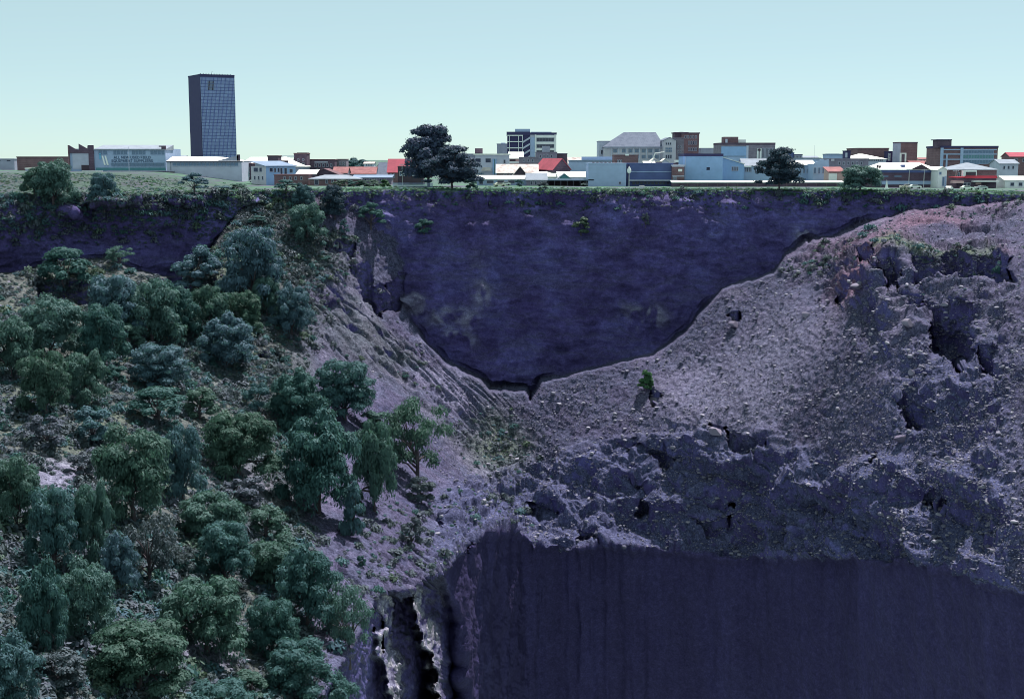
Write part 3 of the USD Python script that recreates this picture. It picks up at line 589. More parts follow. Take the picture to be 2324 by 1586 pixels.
# ------------------------------------------------------------------ trees and shrubs, each where it stands: form, name, label, u, foot v, width, height
SLOPE = "trees on the western slope of the pit"
for form, name, label, u, v, w, h in [
    ("gum0", "gum_tree", "tallest dark tree on the pit rim, in the middle of the skyline", 974, 424, 128, 130),
    ("gum1", "gum_tree", "lower spreading tree pressed against the right side of the tallest rim tree", 1026, 430, 112, 92),
    ("bush0", "shrub", "small dark bush at the right foot of the lower spreading rim tree", 1068, 429, 34, 26),
    ("gum1", "gum_tree", "dark lone tree on the rim before the long white-roofed shed", 1768, 436, 92, 90),
    ("pepper1", "pepper_tree", "broad bushy tree on the rim left of the dark brick warehouse", 1952, 434, 84, 60),
    ("pepper2", "pepper_tree", "rounded tree standing behind the red tiled roof", 812, 381, 62, 40),
    ("thorn0", "thorn_tree", "flat-topped thorn tree on the grass before the vaulted shed", 440, 418, 62, 46),
    ("pepper3", "pepper_tree", "big dark tree on the rim at the left edge of the picture", 122, 470, 92, 104),
    ("bush1", "shrub", "low dark thicket on the rim at the far left", 78, 450, 56, 68),
    ("pepper0", "pepper_tree", "dark tree hanging over the rim below the lettered showroom", 236, 476, 66, 80),
    ("pepper1", "pepper_tree", "green tree beside the small brown brick tower in town", 714, 386, 38, 26),
    ("thorn1", "thorn_tree", "low flat tree on the rim edge before the two-storey blue house", 650, 440, 48, 34),
    ("pepper2", "pepper_tree", "dark tree just under the rim below the pale iron-roofed cottage", 690, 468, 44, 50),
    ("gum0", "pepper_tree", "dark narrow tree on the rim edge above the rock ledge", 760, 500, 54, 74),
    ("thorn0", "thorn_tree", "spreading tree high on the ramp right of the rock ledge", 843, 520, 60, 62),
    ("pepper3", "pepper_tree", "leaning tree on the ramp with a long dark shadow down the scree", 698, 548, 78, 84),
    ("cone1", "shrub", "small upright bush on the grassy rock ledge", 780, 530, 26, 32),
    ("thorn1", "shrub", "small round bush under the cliff at the top of the ramp", 585, 516, 40, 28),
    ("pale0", "shrub", "pale shrub growing out of the dark far cliff", 1318, 534, 44, 40),
    ("bush0", "shrub", "green shrub clinging to the cliff left of the pale one", 962, 532, 40, 36),
    ("greybush0", "shrub", "tiny straggly shrub high on the far cliff, right of the pale one", 1465, 516, 18, 34),
    ("pepper0", "pepper_tree", "many-topped tree beneath the western cliff beside the ramp", 574, 690, 132, 168),
    ("thorn0", "thorn_tree", "domed thorn tree standing against the dark western cliff", 449, 676, 118, 122),
    ("thorn1", "thorn_tree", "domed tree at the foot of the cliff near the left edge", 150, 680, 118, 124),
    ("airy0", "thorn_tree", "small open tree on a rocky knob under the western cliff", 272, 606, 54, 46),
    ("pepper1", "pepper_tree", "slim tree hugging the left side of the bare ramp", 605, 722, 58, 100),
    ("pepper2", "pepper_tree", "leaning tree alone on the bare ramp with dark shaded side", 664, 762, 84, 116),
    ("pepper0", "pepper_tree", "tall tree at the top of the big western grove", 262, 780, 120, 152),
    ("pepper1", "pepper_tree", "crown in the middle of the big western grove", 345, 790, 124, 162),
    ("pepper2", "pepper_tree", "rounded crown at the right of the big western grove", 398, 770, 96, 130),
    ("pepper3", "pepper_tree", "tree at the left end of the big western grove", 118, 815, 130, 142),
    ("pepper0", "pepper_tree", "shaded tree at the lower middle of the big western grove", 238, 836, 108, 142),
    ("bush1", "pepper_tree", "low tree beneath the big western grove beside its gap", 292, 800, 70, 66),
    ("pepper3", "pepper_tree", "first of two trees in the row right of the big grove", 478, 770, 92, 122),
    ("pepper1", "pepper_tree", "second tree in the row, nearest the bare ramp", 552, 760, 88, 104),
    ("pepper2", "pepper_tree", "dark dense tree below the row, above the grassy clearing", 517, 832, 120, 118),
    ("pepper0", "pepper_tree", "tree at the left of the grassy clearing", 362, 886, 122, 104),
    ("pepper1", "pepper_tree", "tall crowded tree at the left edge, upper of the two", 108, 945, 104, 158),
    ("pepper3", "pepper_tree", "rounded tree beside the crowded one at the left edge", 196, 922, 94, 128),
    ("bush0", "shrub", "small bush between the rounded tree and the clearing", 264, 872, 54, 48),
    ("bush1", "shrub", "round bush on the lower side of the grassy clearing", 456, 952, 80, 74),
    ("bush0", "shrub", "small round tree alone in the grassy clearing", 584, 937, 60, 74),
    ("pepper2", "pepper_tree", "left half of the dense pair below the clearing", 676, 982, 118, 144),
    ("pepper0", "pepper_tree", "right half of the dense pair, touching the bare scree", 784, 952, 124, 134),
    ("thorn1", "thorn_tree", "broad hazy blue-green tree below the grove", 362, 968, 132, 96),
    ("bush0", "shrub", "bluish bush left of the broad hazy tree", 212, 1004, 92, 88),
    ("greybush1", "shrub", "low grey scrub at the left edge of the slope", 106, 1016, 92, 82),
    ("pepper1", "pepper_tree", "wide dark tree in the middle of the western slope", 542, 1084, 158, 160),
    ("pepper3", "pepper_tree", "largest dark tree on the western slope", 302, 1184, 172, 220),
    ("pepper0", "pepper_tree", "narrow dark tree on the right side of the largest one", 418, 1142, 92, 176),
    ("greybush0", "shrub", "low grey bush above the bare banded rock at the left", 186, 1080, 72, 58),
    ("pepper2", "pepper_tree", "biggest green-topped tree above the brink of the pipe", 722, 1166, 172, 234),
    ("pepper1", "pepper_tree", "tree tucked against the biggest green-topped one", 850, 1162, 96, 222),
    ("bush1", "shrub", "dark bush peeping over the trees above the brink", 858, 990, 74, 62),
    ("airy0", "pepper_tree", "open airy tree with bare dark limbs beside the scree", 948, 1106, 146, 196),
    ("cone1", "pepper_tree", "drooping bright sapling below the biggest green-topped tree", 798, 1216, 62, 132),
    ("greybush1", "shrub", "grey-green scrub on the slope just above the brink", 928, 1242, 58, 72),
    ("greybush0", "shrub", "straggly bush below the open airy tree", 952, 1142, 66, 66),
    ("bush0", "shrub", "tiny dark bush alone on the bare slope near the brink", 820, 1286, 22, 30),
    ("cone0", "shrub", "bright green conical bush on the far talus", 1467, 884, 42, 46),
    ("pepper0", "pepper_tree", "tree under the banded rock at the left edge", 124, 1296, 118, 196),
    ("pepper3", "pepper_tree", "tree with a tall round top beside the largest dark tree", 216, 1290, 82, 208),
    ("pepper2", "pepper_tree", "hanging tree right of the pair at the left edge", 272, 1346, 82, 146),
    ("dry0", "thorn_tree", "dry grey open tree in the gully of the lower slope", 344, 1330, 116, 166),
    ("pepper1", "pepper_tree", "wide tree at the upper left of the lower grove", 478, 1240, 142, 132),
    ("bush1", "shrub", "bright bush at the upper right of the lower grove", 606, 1234, 98, 88),
    ("greybush1", "shrub", "grey-green bush above the lower grove", 556, 1150, 96, 76),
    ("pepper0", "pepper_tree", "rounded tree in the middle of the lower grove", 512, 1326, 132, 146),
    ("pepper3", "pepper_tree", "tree at the right end of the lower grove", 628, 1336, 136, 122),
    ("pepper2", "pepper_tree", "large shaded tree on the slope left of the rock pillars", 696, 1424, 138, 194),
    ("pepper1", "pepper_tree", "domed bright tree in the lower middle of the slope", 472, 1486, 182, 194),
    ("pepper0", "pepper_tree", "upright tree right of the domed bright one", 618, 1496, 112, 146),
    ("pepper3", "pepper_tree", "big tree in the lower left, left of the pale path", 192, 1456, 126, 194),
    ("pepper2", "pepper_tree", "tall tree at the left edge in the lower corner", 98, 1486, 104, 226),
    ("pepper1", "pepper_tree", "nearest tree at the bottom between path and domed tree", 314, 1560, 216, 166),
    ("airy0", "pepper_tree", "wispy tree leaning over the brink beside the pillars", 788, 1506, 108, 188),
    ("pepper0", "pepper_tree", "nearest low tree at the bottom right of the slope", 676, 1570, 150, 122),
    ("bush1", "shrub", "bush at the bottom edge between the two nearest trees", 572, 1580, 90, 66),
    ("greybush0", "shrub", "grey shrub in the bottom left corner", 130, 1556, 124, 96),
    ("greybush1", "shrub", "small grey bush in the gully beside the dry open tree", 420, 1300, 70, 70),
    ("pepper3", "pepper_tree", "tree partly outside the left edge at mid height", 40, 1210, 120, 180),
    ("pepper1", "pepper_tree", "tree cut by the left edge beside the big grove", 24, 860, 110, 150),
    ("pepper2", "pepper_tree", "tree cut by the lower left corner", 22, 1600, 130, 170),
    ("pepper0", "pepper_tree", "tree cut by the bottom edge under the bottom bush", 500, 1660, 150, 120),
    ("pepper2", "pepper_tree", "tree cut by the bottom edge below the wispy leaning tree", 752, 1650, 120, 130),
    ("bush0", "shrub", "green bush at the foot of the white gabled house", 1655, 408, 30, 30),
    ("bush1", "shrub", "ragged bush before the bluish gabled house, right of the lone rim tree", 1826, 410, 40, 30),
    ("bush0", "shrub", "dark round bush before the long white-roofed bungalow", 1178, 424, 20, 18),
    ("greybush0", "shrub", "small bush on the rim grass before the grey-roofed house", 1232, 432, 24, 20),
]:
    plant(form, name, label, u, v, w, h, SLOPE if (v > 600 and u < 1010) else None, "shrub" if name == "shrub" else "tree")

# ------------------------------------------------------------------ loose stones, tufts and rim scrub: too many to count
def instancer(name, label, protos, pos, scl, rots, which):
    pi = UsdGeom.PointInstancer.Define(stage, "/World/" + name)
    rel = pi.CreatePrototypesRel()
    for k, (mesh, mat) in enumerate(protos):
        usdkit.mesh(stage, f"/World/{name}/{name}_form_{k}", mesh, mat)
        rel.AddTarget(f"/World/{name}/{name}_form_{k}")
    pi.CreateProtoIndicesAttr(Vt.IntArray.FromNumpy(np.asarray(which, np.int32)))
    pi.CreatePositionsAttr(Vt.Vec3fArray.FromNumpy(np.asarray(pos, np.float32)))
    pi.CreateScalesAttr(Vt.Vec3fArray.FromNumpy(np.asarray(scl, np.float32)))
    q_ = np.zeros((len(pos), 4)); q_[:, 0] = np.cos(rots / 2); q_[:, 3] = np.sin(rots / 2)
    pi.CreateOrientationsAttr(Vt.QuathArray([Gf.Quath(float(a), 0, 0, float(d)) for a, d in zip(q_[:, 0], q_[:, 3])]))
    tag(pi, label, kind="stuff")

def stone(seed, sub=1):
    m = trimesh.creation.icosphere(subdivisions=sub, radius=.5)
    v = np.array(m.vertices); rg = np.random.default_rng(seed)
    for _ in range(7):
        d = rg.normal(size=3); d /= np.linalg.norm(d); c = rg.uniform(.22, .40)
        s = v @ d
        v = v - np.maximum(s - c, 0)[:, None] * d
    return v * np.array([1, rg.uniform(.7, 1), rg.uniform(.55, .8)]), np.array(m.faces)
def stone_look(name, lo, hi):
    return M(name, {"info": ("object_info", {}), "geo": ("geometry", {}), "n": ("noise_texture", {"scale": 1.7, "detail": 3.0}), "c": ("rgb_ramp", {"ramp": [(0.1, lo), (0.9, hi)]}),
                    "m": ("math", {"math_type": "multiply_add", "value2": 0.8, "value3": 0.0}), "a": ("math", {"math_type": "multiply_add", "value2": 0.3}),
                    "p": ("principled_bsdf", {"roughness": 0.85, "specular_ior_level": 0.25})},
             [("info.random", "m.value1"), ("n.fac", "a.value1"), ("m.value", "a.value3"), ("geo.position", "n.vector"), ("a.value", "c.fac"), ("c.color", "p.base_color")])
stone_m = stone_look("stone_look", (0.045, 0.045, 0.095), (0.27, 0.255, 0.33))
rg = np.random.default_rng(5)
scree_mask = np.clip((1 - is_wall) * (1 - is_pipe) * sm(930, 1100, U) * (0.45 + .9 * sm(-.08, .12, nz(16, 3, 91))) * (1 - .5 * grassy) + .22 * spur + .05 * leftside, 0, 1.2)
area_w = (scree_mask * (V > vb[None] + 4) * (V < vk[None] - 2)).ravel()
area_w = area_w * (U.ravel() > -40) * (U.ravel() < 2400)
ids = rg.choice(len(area_w), 60000, replace=False, p=area_w / area_w.sum())
sz = np.clip(.22 * rg.pareto(2.7, len(ids)) + .24, 0, 1.7)
pp = P.reshape(-1, 3)[ids] + rg.normal(size=(len(ids), 3)) * [.35, .35, 0]
pp[:, 2] += sz * .12
instancer("scree_stones", "loose grey stones scattered over the talus", [(stone(s), stone_m) for s in range(5)], pp, np.stack([sz * rg.uniform(.8, 1.2, len(sz)), sz, sz * rg.uniform(.7, 1.1, len(sz))], -1), rg.uniform(0, 6.28, len(ids)), rg.integers(0, 5, len(ids)))

def tuft(seed, leaf, n=80):
    rg_ = np.random.default_rng(seed)
    d = rg_.normal(size=(n, 3)); d /= np.linalg.norm(d, axis=1, keepdims=True); d[:, 2] = abs(d[:, 2])
    c = d * rg_.uniform(.25, .5, n)[:, None]
    return quads_at(c, d + .5 * rg_.normal(size=(n, 3)), np.tile([0, 0, 1.0], (n, 1)) + .2 * rg_.normal(size=(n, 3)), rg_.uniform(.07, .16, n), rg_.uniform(.14, .30, n)), LEAF[leaf]
w = (leftside * (0.22 + sm(-.02, .14, nz(9, 3, 95)) + 1.2 * grassy) + .10 * spur * sm(0, .2, nz(8, 3, 96)) + .9 * grassy * (U < 1000) + .25 * grassy * (U > 1000) + .10 * flute + .35 * right_rock * sm(.05, .2, nz(12, 3, 97)) * sm(700, 520, V)) * (V > vb[None]) * (V < vk[None]) + .5 * sm(.10, .0, tt) * sm(720, 600, U) + .12 * sm(.05, 0, tt)
w = (w * (U > -60) * (U < 2400) * (P[..., 1] / 250) * (1 - .85 * np.clip(bare, 0, 1))).ravel()
ids = rg.choice(len(w), 34000, replace=False, p=w / w.sum())
sz = rg.uniform(.5, 1.5, len(ids)) * np.where(rg.random(len(ids)) < .20, rg.uniform(1.6, 3.2, len(ids)), 1)
instancer("slope_scrub", "low grey-green scrub and grass tufts on the slopes", [tuft(1, "grey"), tuft(2, "pepper"), tuft(3, "grey"), tuft(4, "pale")], P.reshape(-1, 3)[ids], np.stack([sz, sz, sz * rg.uniform(.6, 1, len(sz))], -1), rg.uniform(0, 6.28, len(ids)), rg.choice([0, 1, 2, 3], len(ids), p=[.42, .26, .26, .06]))
n = 13000
ii = rg.integers(0, len(us), n); off = rg.exponential(7, n) - 1.0
dirx, diry = rx[ii] - 0, ry[ii] - 215.0
ln = np.hypot(dirx, diry)
gx, gy = rx[ii] + dirx / ln * off + rg.normal(size=n) * .5, ry[ii] + diry / ln * off
gz = np.where(off < 0, rz[ii] + off * 1.2, plain_z(gx, gy))
left_b = (gx < -88) & (rg.random(n) < .9)
extra = np.where(left_b, rg.uniform(0, 75, n), 0)
gx, gy = gx + dirx / ln * extra, gy + diry / ln * extra
gz = np.where(left_b, plain_z(gx, gy), gz)
sz = rg.uniform(.35, 1.0, n) * np.where(rg.random(n) < .05, 2.0, 1) * np.where(left_b, .9, 1)
instancer("rim_grass", "green grass and weeds along the rim of the pit", [tuft(11, "bright"), tuft(12, "pepper"), tuft(13, "pale")], np.stack([gx, gy, gz], -1), np.stack([sz, sz, sz * .8], -1), rg.uniform(0, 6.28, n), rg.choice([0, 1, 2], n, p=[.5, .3, .2]))

# big boulders that stand out one by one
boulder_m = stone_look("boulder_look", (0.10, 0.085, 0.145), (0.24, 0.21, 0.29))
for label, u, v, px, sq in [
    ("dark squared boulder on the talus below the bright conical bush", 1486, 920, 36, 1.0), ("boulder at the mouth of the dark hollow on the right slope", 2040, 1002, 40, .8),
    ("pale boulder on the edge of the lower ledge, middle of the pit", 1596, 1044, 13, .8), ("slab boulder high on the far talus near the cliff shadow", 1668, 742, 32, .55),
    ("dark boulder at the top of the broken rock band", 1625, 986, 36, .7), ("boulder under the grassy terrace at the right", 1955, 660, 34, .7),
    ("rounded boulder in the middle of the right scree", 1828, 720, 22, .9), ("boulder beside the great dark hollow near the right edge", 2070, 742, 30, .8),
    ("small dark boulder on the near right scree", 2066, 850, 20, 1.0), ("flat dark boulder in the lower right corner of the slope", 2128, 1160, 30, .5)]:
    p = ground_at(u, v); s = px * p[1] / FF
    b = obj("boulder", stone(len(label), 3), boulder_m)
    xf = UsdGeom.Xformable(b); xf.AddTranslateOp().Set(Gf.Vec3d(*map(float, p + [0, 0, .18 * s]))); xf.AddRotateZOp().Set(float(37 * len(label) % 360)); xf.AddScaleOp().Set(Gf.Vec3f(s * 1.15, s, s * sq * 1.25))
    tag(b, label, "boulder", "boulders on the talus")
# ------------------------------------------------------------------ paints and building materials
def paint(name, col, rough=0.8, var=0.25, scale=0.35, spec=0.2):
    lo = tuple(c * (1 - var) for c in col); hi = tuple(min(1, c * (1 + var * .7)) for c in col)
    return M(name, {"geo": ("geometry", {}), "n": ("noise_texture", {"scale": scale, "detail": 5.0, "roughness": 0.65}), "c": ("rgb_ramp", {"ramp": [(0.3, lo), (0.7, hi)]}),
                    "p": ("principled_bsdf", {"roughness": rough, "specular_ior_level": spec})},
             [("geo.position", "n.vector"), ("n.fac", "c.fac"), ("c.color", "p.base_color")])
def bricked(name, col, mortar):
    return M(name, {"geo": ("geometry", {}), "sep": ("separate_xyz", {}), "add": ("math", {"math_type": "add"}), "cmb": ("combine_xyz", {}),
                    "b": ("brick_texture", {"color1": col, "color2": tuple(c * .78 for c in col), "mortar": mortar, "scale": 1.0, "mortar_size": 0.03, "brick_width": 0.9, "row_height": 0.3}),
                    "n": ("noise_texture", {"scale": 0.3, "detail": 4.0}), "v": ("rgb_ramp", {"ramp": [(0.3, (0.75, 0.75, 0.78)), (0.7, (1.15, 1.12, 1.1))]}), "m": ("mix_color", {"blend_type": "multiply", "fac": 1.0}),
                    "p": ("principled_bsdf", {"roughness": 0.9, "specular_ior_level": 0.1})},
             [("geo.position", "sep.vector"), ("sep.x", "add.value1"), ("sep.y", "add.value2"), ("add.value", "cmb.x"), ("sep.z", "cmb.y"), ("cmb.vector", "b.vector"), ("geo.position", "n.vector"), ("n.fac", "v.fac"),
              ("b.color", "m.a"), ("v.color", "m.b"), ("m.result", "p.base_color")])
def iron(name, col, var=0.15, rust=None):
    """corrugated sheet: ribs as bump, patchy weathering"""
    r = rust or tuple(c * .8 for c in col)
    return M(name, {"geo": ("geometry", {}), "tc": ("texture_coordinate", {}), "w": ("wave_texture", {"scale": 0.9, "distortion": 0.0}), "n": ("noise_texture", {"scale": 0.4, "detail": 5.0, "roughness": 0.7}),
                    "c": ("rgb_ramp", {"ramp": [(0.36, r), (0.56, col)]}), "b": ("bump", {"strength": 0.5, "distance": 0.05}), "p": ("principled_bsdf", {"roughness": 0.85, "specular_ior_level": 0.06})},
             [("geo.position", "n.vector"), ("tc.object", "w.vector"), ("n.fac", "c.fac"), ("c.color", "p.base_color"), ("w.fac", "b.height"), ("b.normal", "p.normal")])
def glassy(name, col, rough=0.12):
    return M(name, {"p": ("principled_bsdf", {"base_color": col, "roughness": rough, "specular_ior_level": 0.5})}, [])
X = {
    "white": paint("white_plaster", (0.74, 0.74, 0.76), var=.08), "cream": paint("cream_plaster", (0.50, 0.47, 0.56), var=.1), "pale": paint("pale_plaster", (0.46, 0.47, 0.60), var=.12),
    "blue": paint("light_blue_plaster", (0.27, 0.40, 0.66), var=.10), "bluegrey": paint("blue_grey_plaster", (0.34, 0.42, 0.62), var=.10), "navy": paint("dark_blue_panel", (0.09, 0.115, 0.27), var=.15),
    "concrete": paint("grey_concrete", (0.33, 0.33, 0.45), var=.15), "darkcon": paint("dark_concrete", (0.05, 0.045, 0.12), var=.08), "teal": paint("teal_boards", (0.10, 0.25, 0.30), var=.15), "pink": paint("pink_plaster", (0.55, 0.36, 0.36), var=.1),
    "purple": paint("weathered_purple_brick", (0.22, 0.19, 0.27), var=.25), "timber": paint("dark_timber", (0.07, 0.05, 0.07), var=.2),
    "brick": bricked("red_brown_brick", (0.19, 0.10, 0.125), (0.25, 0.20, 0.22)), "darkbrick": bricked("dark_brick", (0.115, 0.075, 0.12), (0.16, 0.13, 0.17)), "greybrick": bricked("grey_brick", (0.23, 0.20, 0.27), (0.30, 0.27, 0.32)),
    "wroof": iron("white_iron_roof", (0.80, 0.79, 0.77), rust=(0.66, 0.64, 0.62)), "groof": iron("grey_iron_roof", (0.28, 0.31, 0.38)), "bluroof": iron("blue_grey_iron_roof", (0.22, 0.28, 0.40)), "rust": iron("rusty_iron_roof", (0.62, 0.57, 0.55), rust=(0.36, 0.27, 0.27)),
    "redroof": iron("red_iron_roof", (0.42, 0.10, 0.14), rust=(0.33, 0.09, 0.12)), "tile": bricked("red_roof_tiles", (0.38, 0.17, 0.18), (0.24, 0.12, 0.13)), "slate": iron("slate_roof", (0.16, 0.18, 0.25), rust=(0.12, 0.14, 0.20)),
    "brownroof": iron("brown_iron_roof", (0.17, 0.10, 0.12)), "cream_roof": iron("cream_iron_roof", (0.72, 0.70, 0.66)),
    "glass": glassy("dark_window_glass", (0.03, 0.035, 0.07)), "bglass": glassy("blue_window_glass", (0.12, 0.18, 0.30), .2), "tealglass": glassy("teal_window_glass", (0.10, 0.22, 0.27), .2), "metal": paint("painted_steel", (0.55, 0.56, 0.58), .5, .05), "dkmetal": paint("dark_steel", (0.10, 0.10, 0.14), .6, .05),
    "sign": paint("dark_letter_paint", (0.06, 0.09, 0.17), var=.05), "lwhite": paint("bright_white_paint", (0.82, 0.82, 0.82), var=.03), "tyre": paint("black_rubber", (0.02, 0.02, 0.025)), "red": paint("red_sign_paint", (0.45, 0.05, 0.08), var=.05), "lightblue": paint("sky_blue_paint", (0.16, 0.40, 0.62), var=.05),
}

class Building:
    """a building whose near corner stands at picture column uc, y metres away; the right face runs to column u1, the left face back to u0 (or d metres deep)"""
    def __init__(s, name, label, uc, u1, Y, d=12.0, rot=0.0, u0=None, cat_="building", group=None, g=None):
        s.Y, s.rot = Y, math.radians(rot)
        s.c, s.s = math.cos(s.rot), math.sin(s.rot)
        dc = ray_dir(uc, 395.0)
        s.x0 = dc[0] * Y
        b1 = ray_dir(u1, 395.0)[0]
        s.W = (b1 * Y - s.x0) / (s.c - b1 * s.s)
        if u0 is not None:
            b0 = ray_dir(u0, 395.0)[0]
            d = (s.x0 - b0 * Y) / (s.s + b0 * s.c)
        s.D = d
        mid = np.array([s.x0 + s.W * .5 * s.c, Y + s.W * .5 * s.s])
        s.g = float(plain_z(mid[:1], mid[1:])[0]) - .25 if g is None else g
        s.t = thing(name, label, cat_, (s.x0, Y, s.g), rot, group)
    def face(s, u, v, face="r", back=0.0):
        """picture point -> (along the face, height) on a face set back by back metres"""
        d = ray_dir(u, v); o = np.array([0, 0, CAM_Z])
        if face == "r":
            n = np.array([-s.s, s.c, 0]); p0 = np.array([s.x0, s.Y, 0]) + n * back; a = np.array([s.c, s.s, 0])
        else:
            n = np.array([s.c, s.s, 0]); p0 = np.array([s.x0, s.Y, 0]); a = np.array([-s.s, s.c, 0])
        k = (n @ (p0 - o)) / (n @ d)
        q_ = o + d * k
        return float(a @ (q_ - p0)), float(q_[2] - s.g)
    def z(s, v, u=None, back=0.0):
        u = u if u is not None else project(np.array([s.x0 + s.W * .5 * s.c, s.Y + s.W * .5 * s.s, 5.0]))[0]
        return s.face(float(u), v, "r", back)[1]
    def part(s, name, mesh, mat, parent=None):
        return obj(name, mesh, X[mat] if isinstance(mat, str) else mat, parent or s.t)
    def wall(s, v, mat, x0=0.0, x1=None, y0=0.0, y1=None, name="wall"):
        s.h = v if v > 0 and v < 60 and isinstance(v, float) else s.z(v)
        s.part(name, box(x0, s.W if x1 is None else x1, y0, s.D if y1 is None else y1, -3.5, s.h), mat)
        return s
    def flat(s, mat, t=.45, o=.18):
        s.part("roof", box(-o, s.W + o, -o, s.D + o, s.h, s.h + t), mat); return s
    def gable(s, mat, vr, wallmat, axis="x", o=.4, x0=0.0, x1=None):
        x1 = s.W if x1 is None else x1; h, D, t = s.h, s.D, .22
        if axis == "x":      # ridge along the facade
            zr = s.z(vr, back=D / 2); e = o * (zr - h) / (D / 2)
            for sg, nm in ((0, "roof"), (1, "roof")):
                ya, yb = (-o, D / 2) if sg == 0 else (D + o, D / 2)
                v = np.array([[x0 - o, ya, h - e], [x1 + o, ya, h - e], [x1 + o, yb, zr], [x0 - o, yb, zr]])
                v = np.vstack([v, v + [0, 0, t]])
                f = np.array([[0, 1, 2, 3], [7, 6, 5, 4], [0, 4, 5, 1], [1, 5, 6, 2], [2, 6, 7, 3], [3, 7, 4, 0]])
                if sg == 0: f = f[:, ::-1]
                s.part(nm, (v, np.vstack([f[:, [0, 1, 2]], f[:, [0, 2, 3]]])), mat)
            v = np.array([[x0, 0, h], [x0, D, h], [x0, D / 2, zr], [x1, 0, h], [x1, D, h], [x1, D / 2, zr]])
            s.part("gable", (v, np.array([[0, 2, 1], [3, 4, 5], [0, 3, 5], [0, 5, 2], [1, 2, 5], [1, 5, 4]])), wallmat)
        else:
            zr = s.z(vr); m = (x0 + x1) / 2; e = o * (zr - h) / (m - x0)
            for xa, xb in ((x0 - o, m), (x1 + o, m)):
                v = np.array([[xa, -o, h - e], [xb, -o, zr], [xb, D + o, zr], [xa, D + o, h - e]])
                v = np.vstack([v, v + [0, 0, t]])
                f = np.array([[0, 1, 2, 3], [7, 6, 5, 4], [0, 4, 5, 1], [1, 5, 6, 2], [2, 6, 7, 3], [3, 7, 4, 0]])
                if xa > xb: f = f[:, ::-1]
                s.part("roof", (v, np.vstack([f[:, [0, 1, 2]], f[:, [0, 2, 3]]])), mat)
            v = np.array([[x0, 0, h], [x1, 0, h], [m, 0, zr], [x0, D, h], [x1, D, h], [m, D, zr]])
            s.part("gable", (v, np.array([[0, 1, 2], [3, 5, 4], [0, 2, 5], [0, 5, 3], [1, 4, 5], [1, 5, 2]])), wallmat)
        return s
    def hip(s, mat, vr, ins, o=.5, ins_r=None):
        """hipped roof, ridge shortened by ins metres at either end"""
        h, D, W = s.h, s.D, s.W; zr = s.z(vr, back=D / 2); ir = ins if ins_r is None else ins_r
        v = np.array([[-o, -o, h], [W + o, -o, h], [W + o, D + o, h], [-o, D + o, h], [ins, D / 2, zr], [W - ir, D / 2, zr], [-o, -o, h - .25], [W + o, -o, h - .25], [W + o, D + o, h - .25], [-o, D + o, h - .25]])
        f = [[0, 1, 5], [0, 5, 4], [1, 2, 5], [2, 3, 4], [2, 4, 5], [3, 0, 4], [6, 7, 1], [6, 1, 0], [7, 8, 2], [7, 2, 1], [8, 9, 3], [8, 3, 2], [9, 6, 0], [9, 0, 3], [6, 9, 8], [6, 8, 7]]
        s.part("roof", (v, np.array(f)), mat); return s
    def shed(s, mat, vb, o=.4, vl=None, vrr=None):
        """single-slope roof rising to the back (seen edge at vb) or sideways (vl, vrr)"""
        h, D, W, t = s.h, s.D, s.W, .25
        if vl is None:
            zb = s.z(vb, back=D)
            zz = [h - .05, h - .05, zb, zb]
        else:
            zl, zr = s.z(vl), s.z(vrr); zz = [zl, zr, zr, zl]
        v = np.array([[-o, -o, zz[0]], [W + o, -o, zz[1]], [W + o, D + o, zz[2]], [-o, D + o, zz[3]]]); v = np.vstack([v, v + [0, 0, t]])
        f = np.array([[3, 2, 1, 0], [4, 5, 6, 7], [1, 5, 4, 0], [2, 6, 5, 1], [3, 7, 6, 2], [0, 4, 7, 3]])
        s.part("roof", (v, np.vstack([f[:, [0, 1, 2]], f[:, [0, 2, 3]]])), mat)
        w = np.array([[0, 0, h - .3], [W, 0, h - .3], [W, D, h - .3], [0, D, h - .3], [0, 0, zz[0]], [W, 0, zz[1]], [W, D, zz[2]], [0, D, zz[3]]])
        w = w + np.array([[.02, .02, 0], [-.02, .02, 0], [-.02, -.02, 0], [.02, -.02, 0]] * 2)
        fw = np.array([[1, 5, 4, 0], [2, 6, 5, 1], [3, 7, 6, 2], [0, 4, 7, 3]])
        s.part("upper_wall", (w, np.vstack([fw[:, [0, 1, 2]], fw[:, [0, 2, 3]]])), s.wm if hasattr(s, "wm") else "pale")
        return s
    def win(s, u0, u1, v0, v1, nx=1, ny=1, mat="glass", frame="pale", fx=.62, fy=.62, face="r", fw=.12, name="window"):
        """a grid of windows inside a rectangle of the picture; each its own pane in its own frame"""
        (a0, z1), (a1, z0) = s.face(u0, v0, face), s.face(u1, v1, face)
        if a0 > a1: a0, a1 = a1, a0
        pw, ph = (a1 - a0) / nx, (z1 - z0) / ny
        for j in range(ny):
            for i in range(nx):
                c, zc = a0 + (i + .5) * pw, z0 + (j + .5) * ph
                w, h = (pw * (fx if nx > 1 else 1)) / 2, (ph * (fy if ny > 1 else 1)) / 2
                def B(xa, xb, za, zb, pr):
                    return box(xa, xb, -pr, .05, za, zb) if face == "r" else box(-pr, .05, xa, xb, za, zb)
                p_ = s.part(name, B(c - w, c + w, zc - h, zc + h, .04), mat)
                if frame:
                    s.part("frame", cat([B(c - w - fw, c + w + fw, zc + h, zc + h + fw, .12), B(c - w - fw, c + w + fw, zc - h - fw, zc - h, .16), B(c - w - fw, c - w, zc - h, zc + h, .12), B(c + w, c + w + fw, zc - h, zc + h, .12)]), frame, p_)
        return s
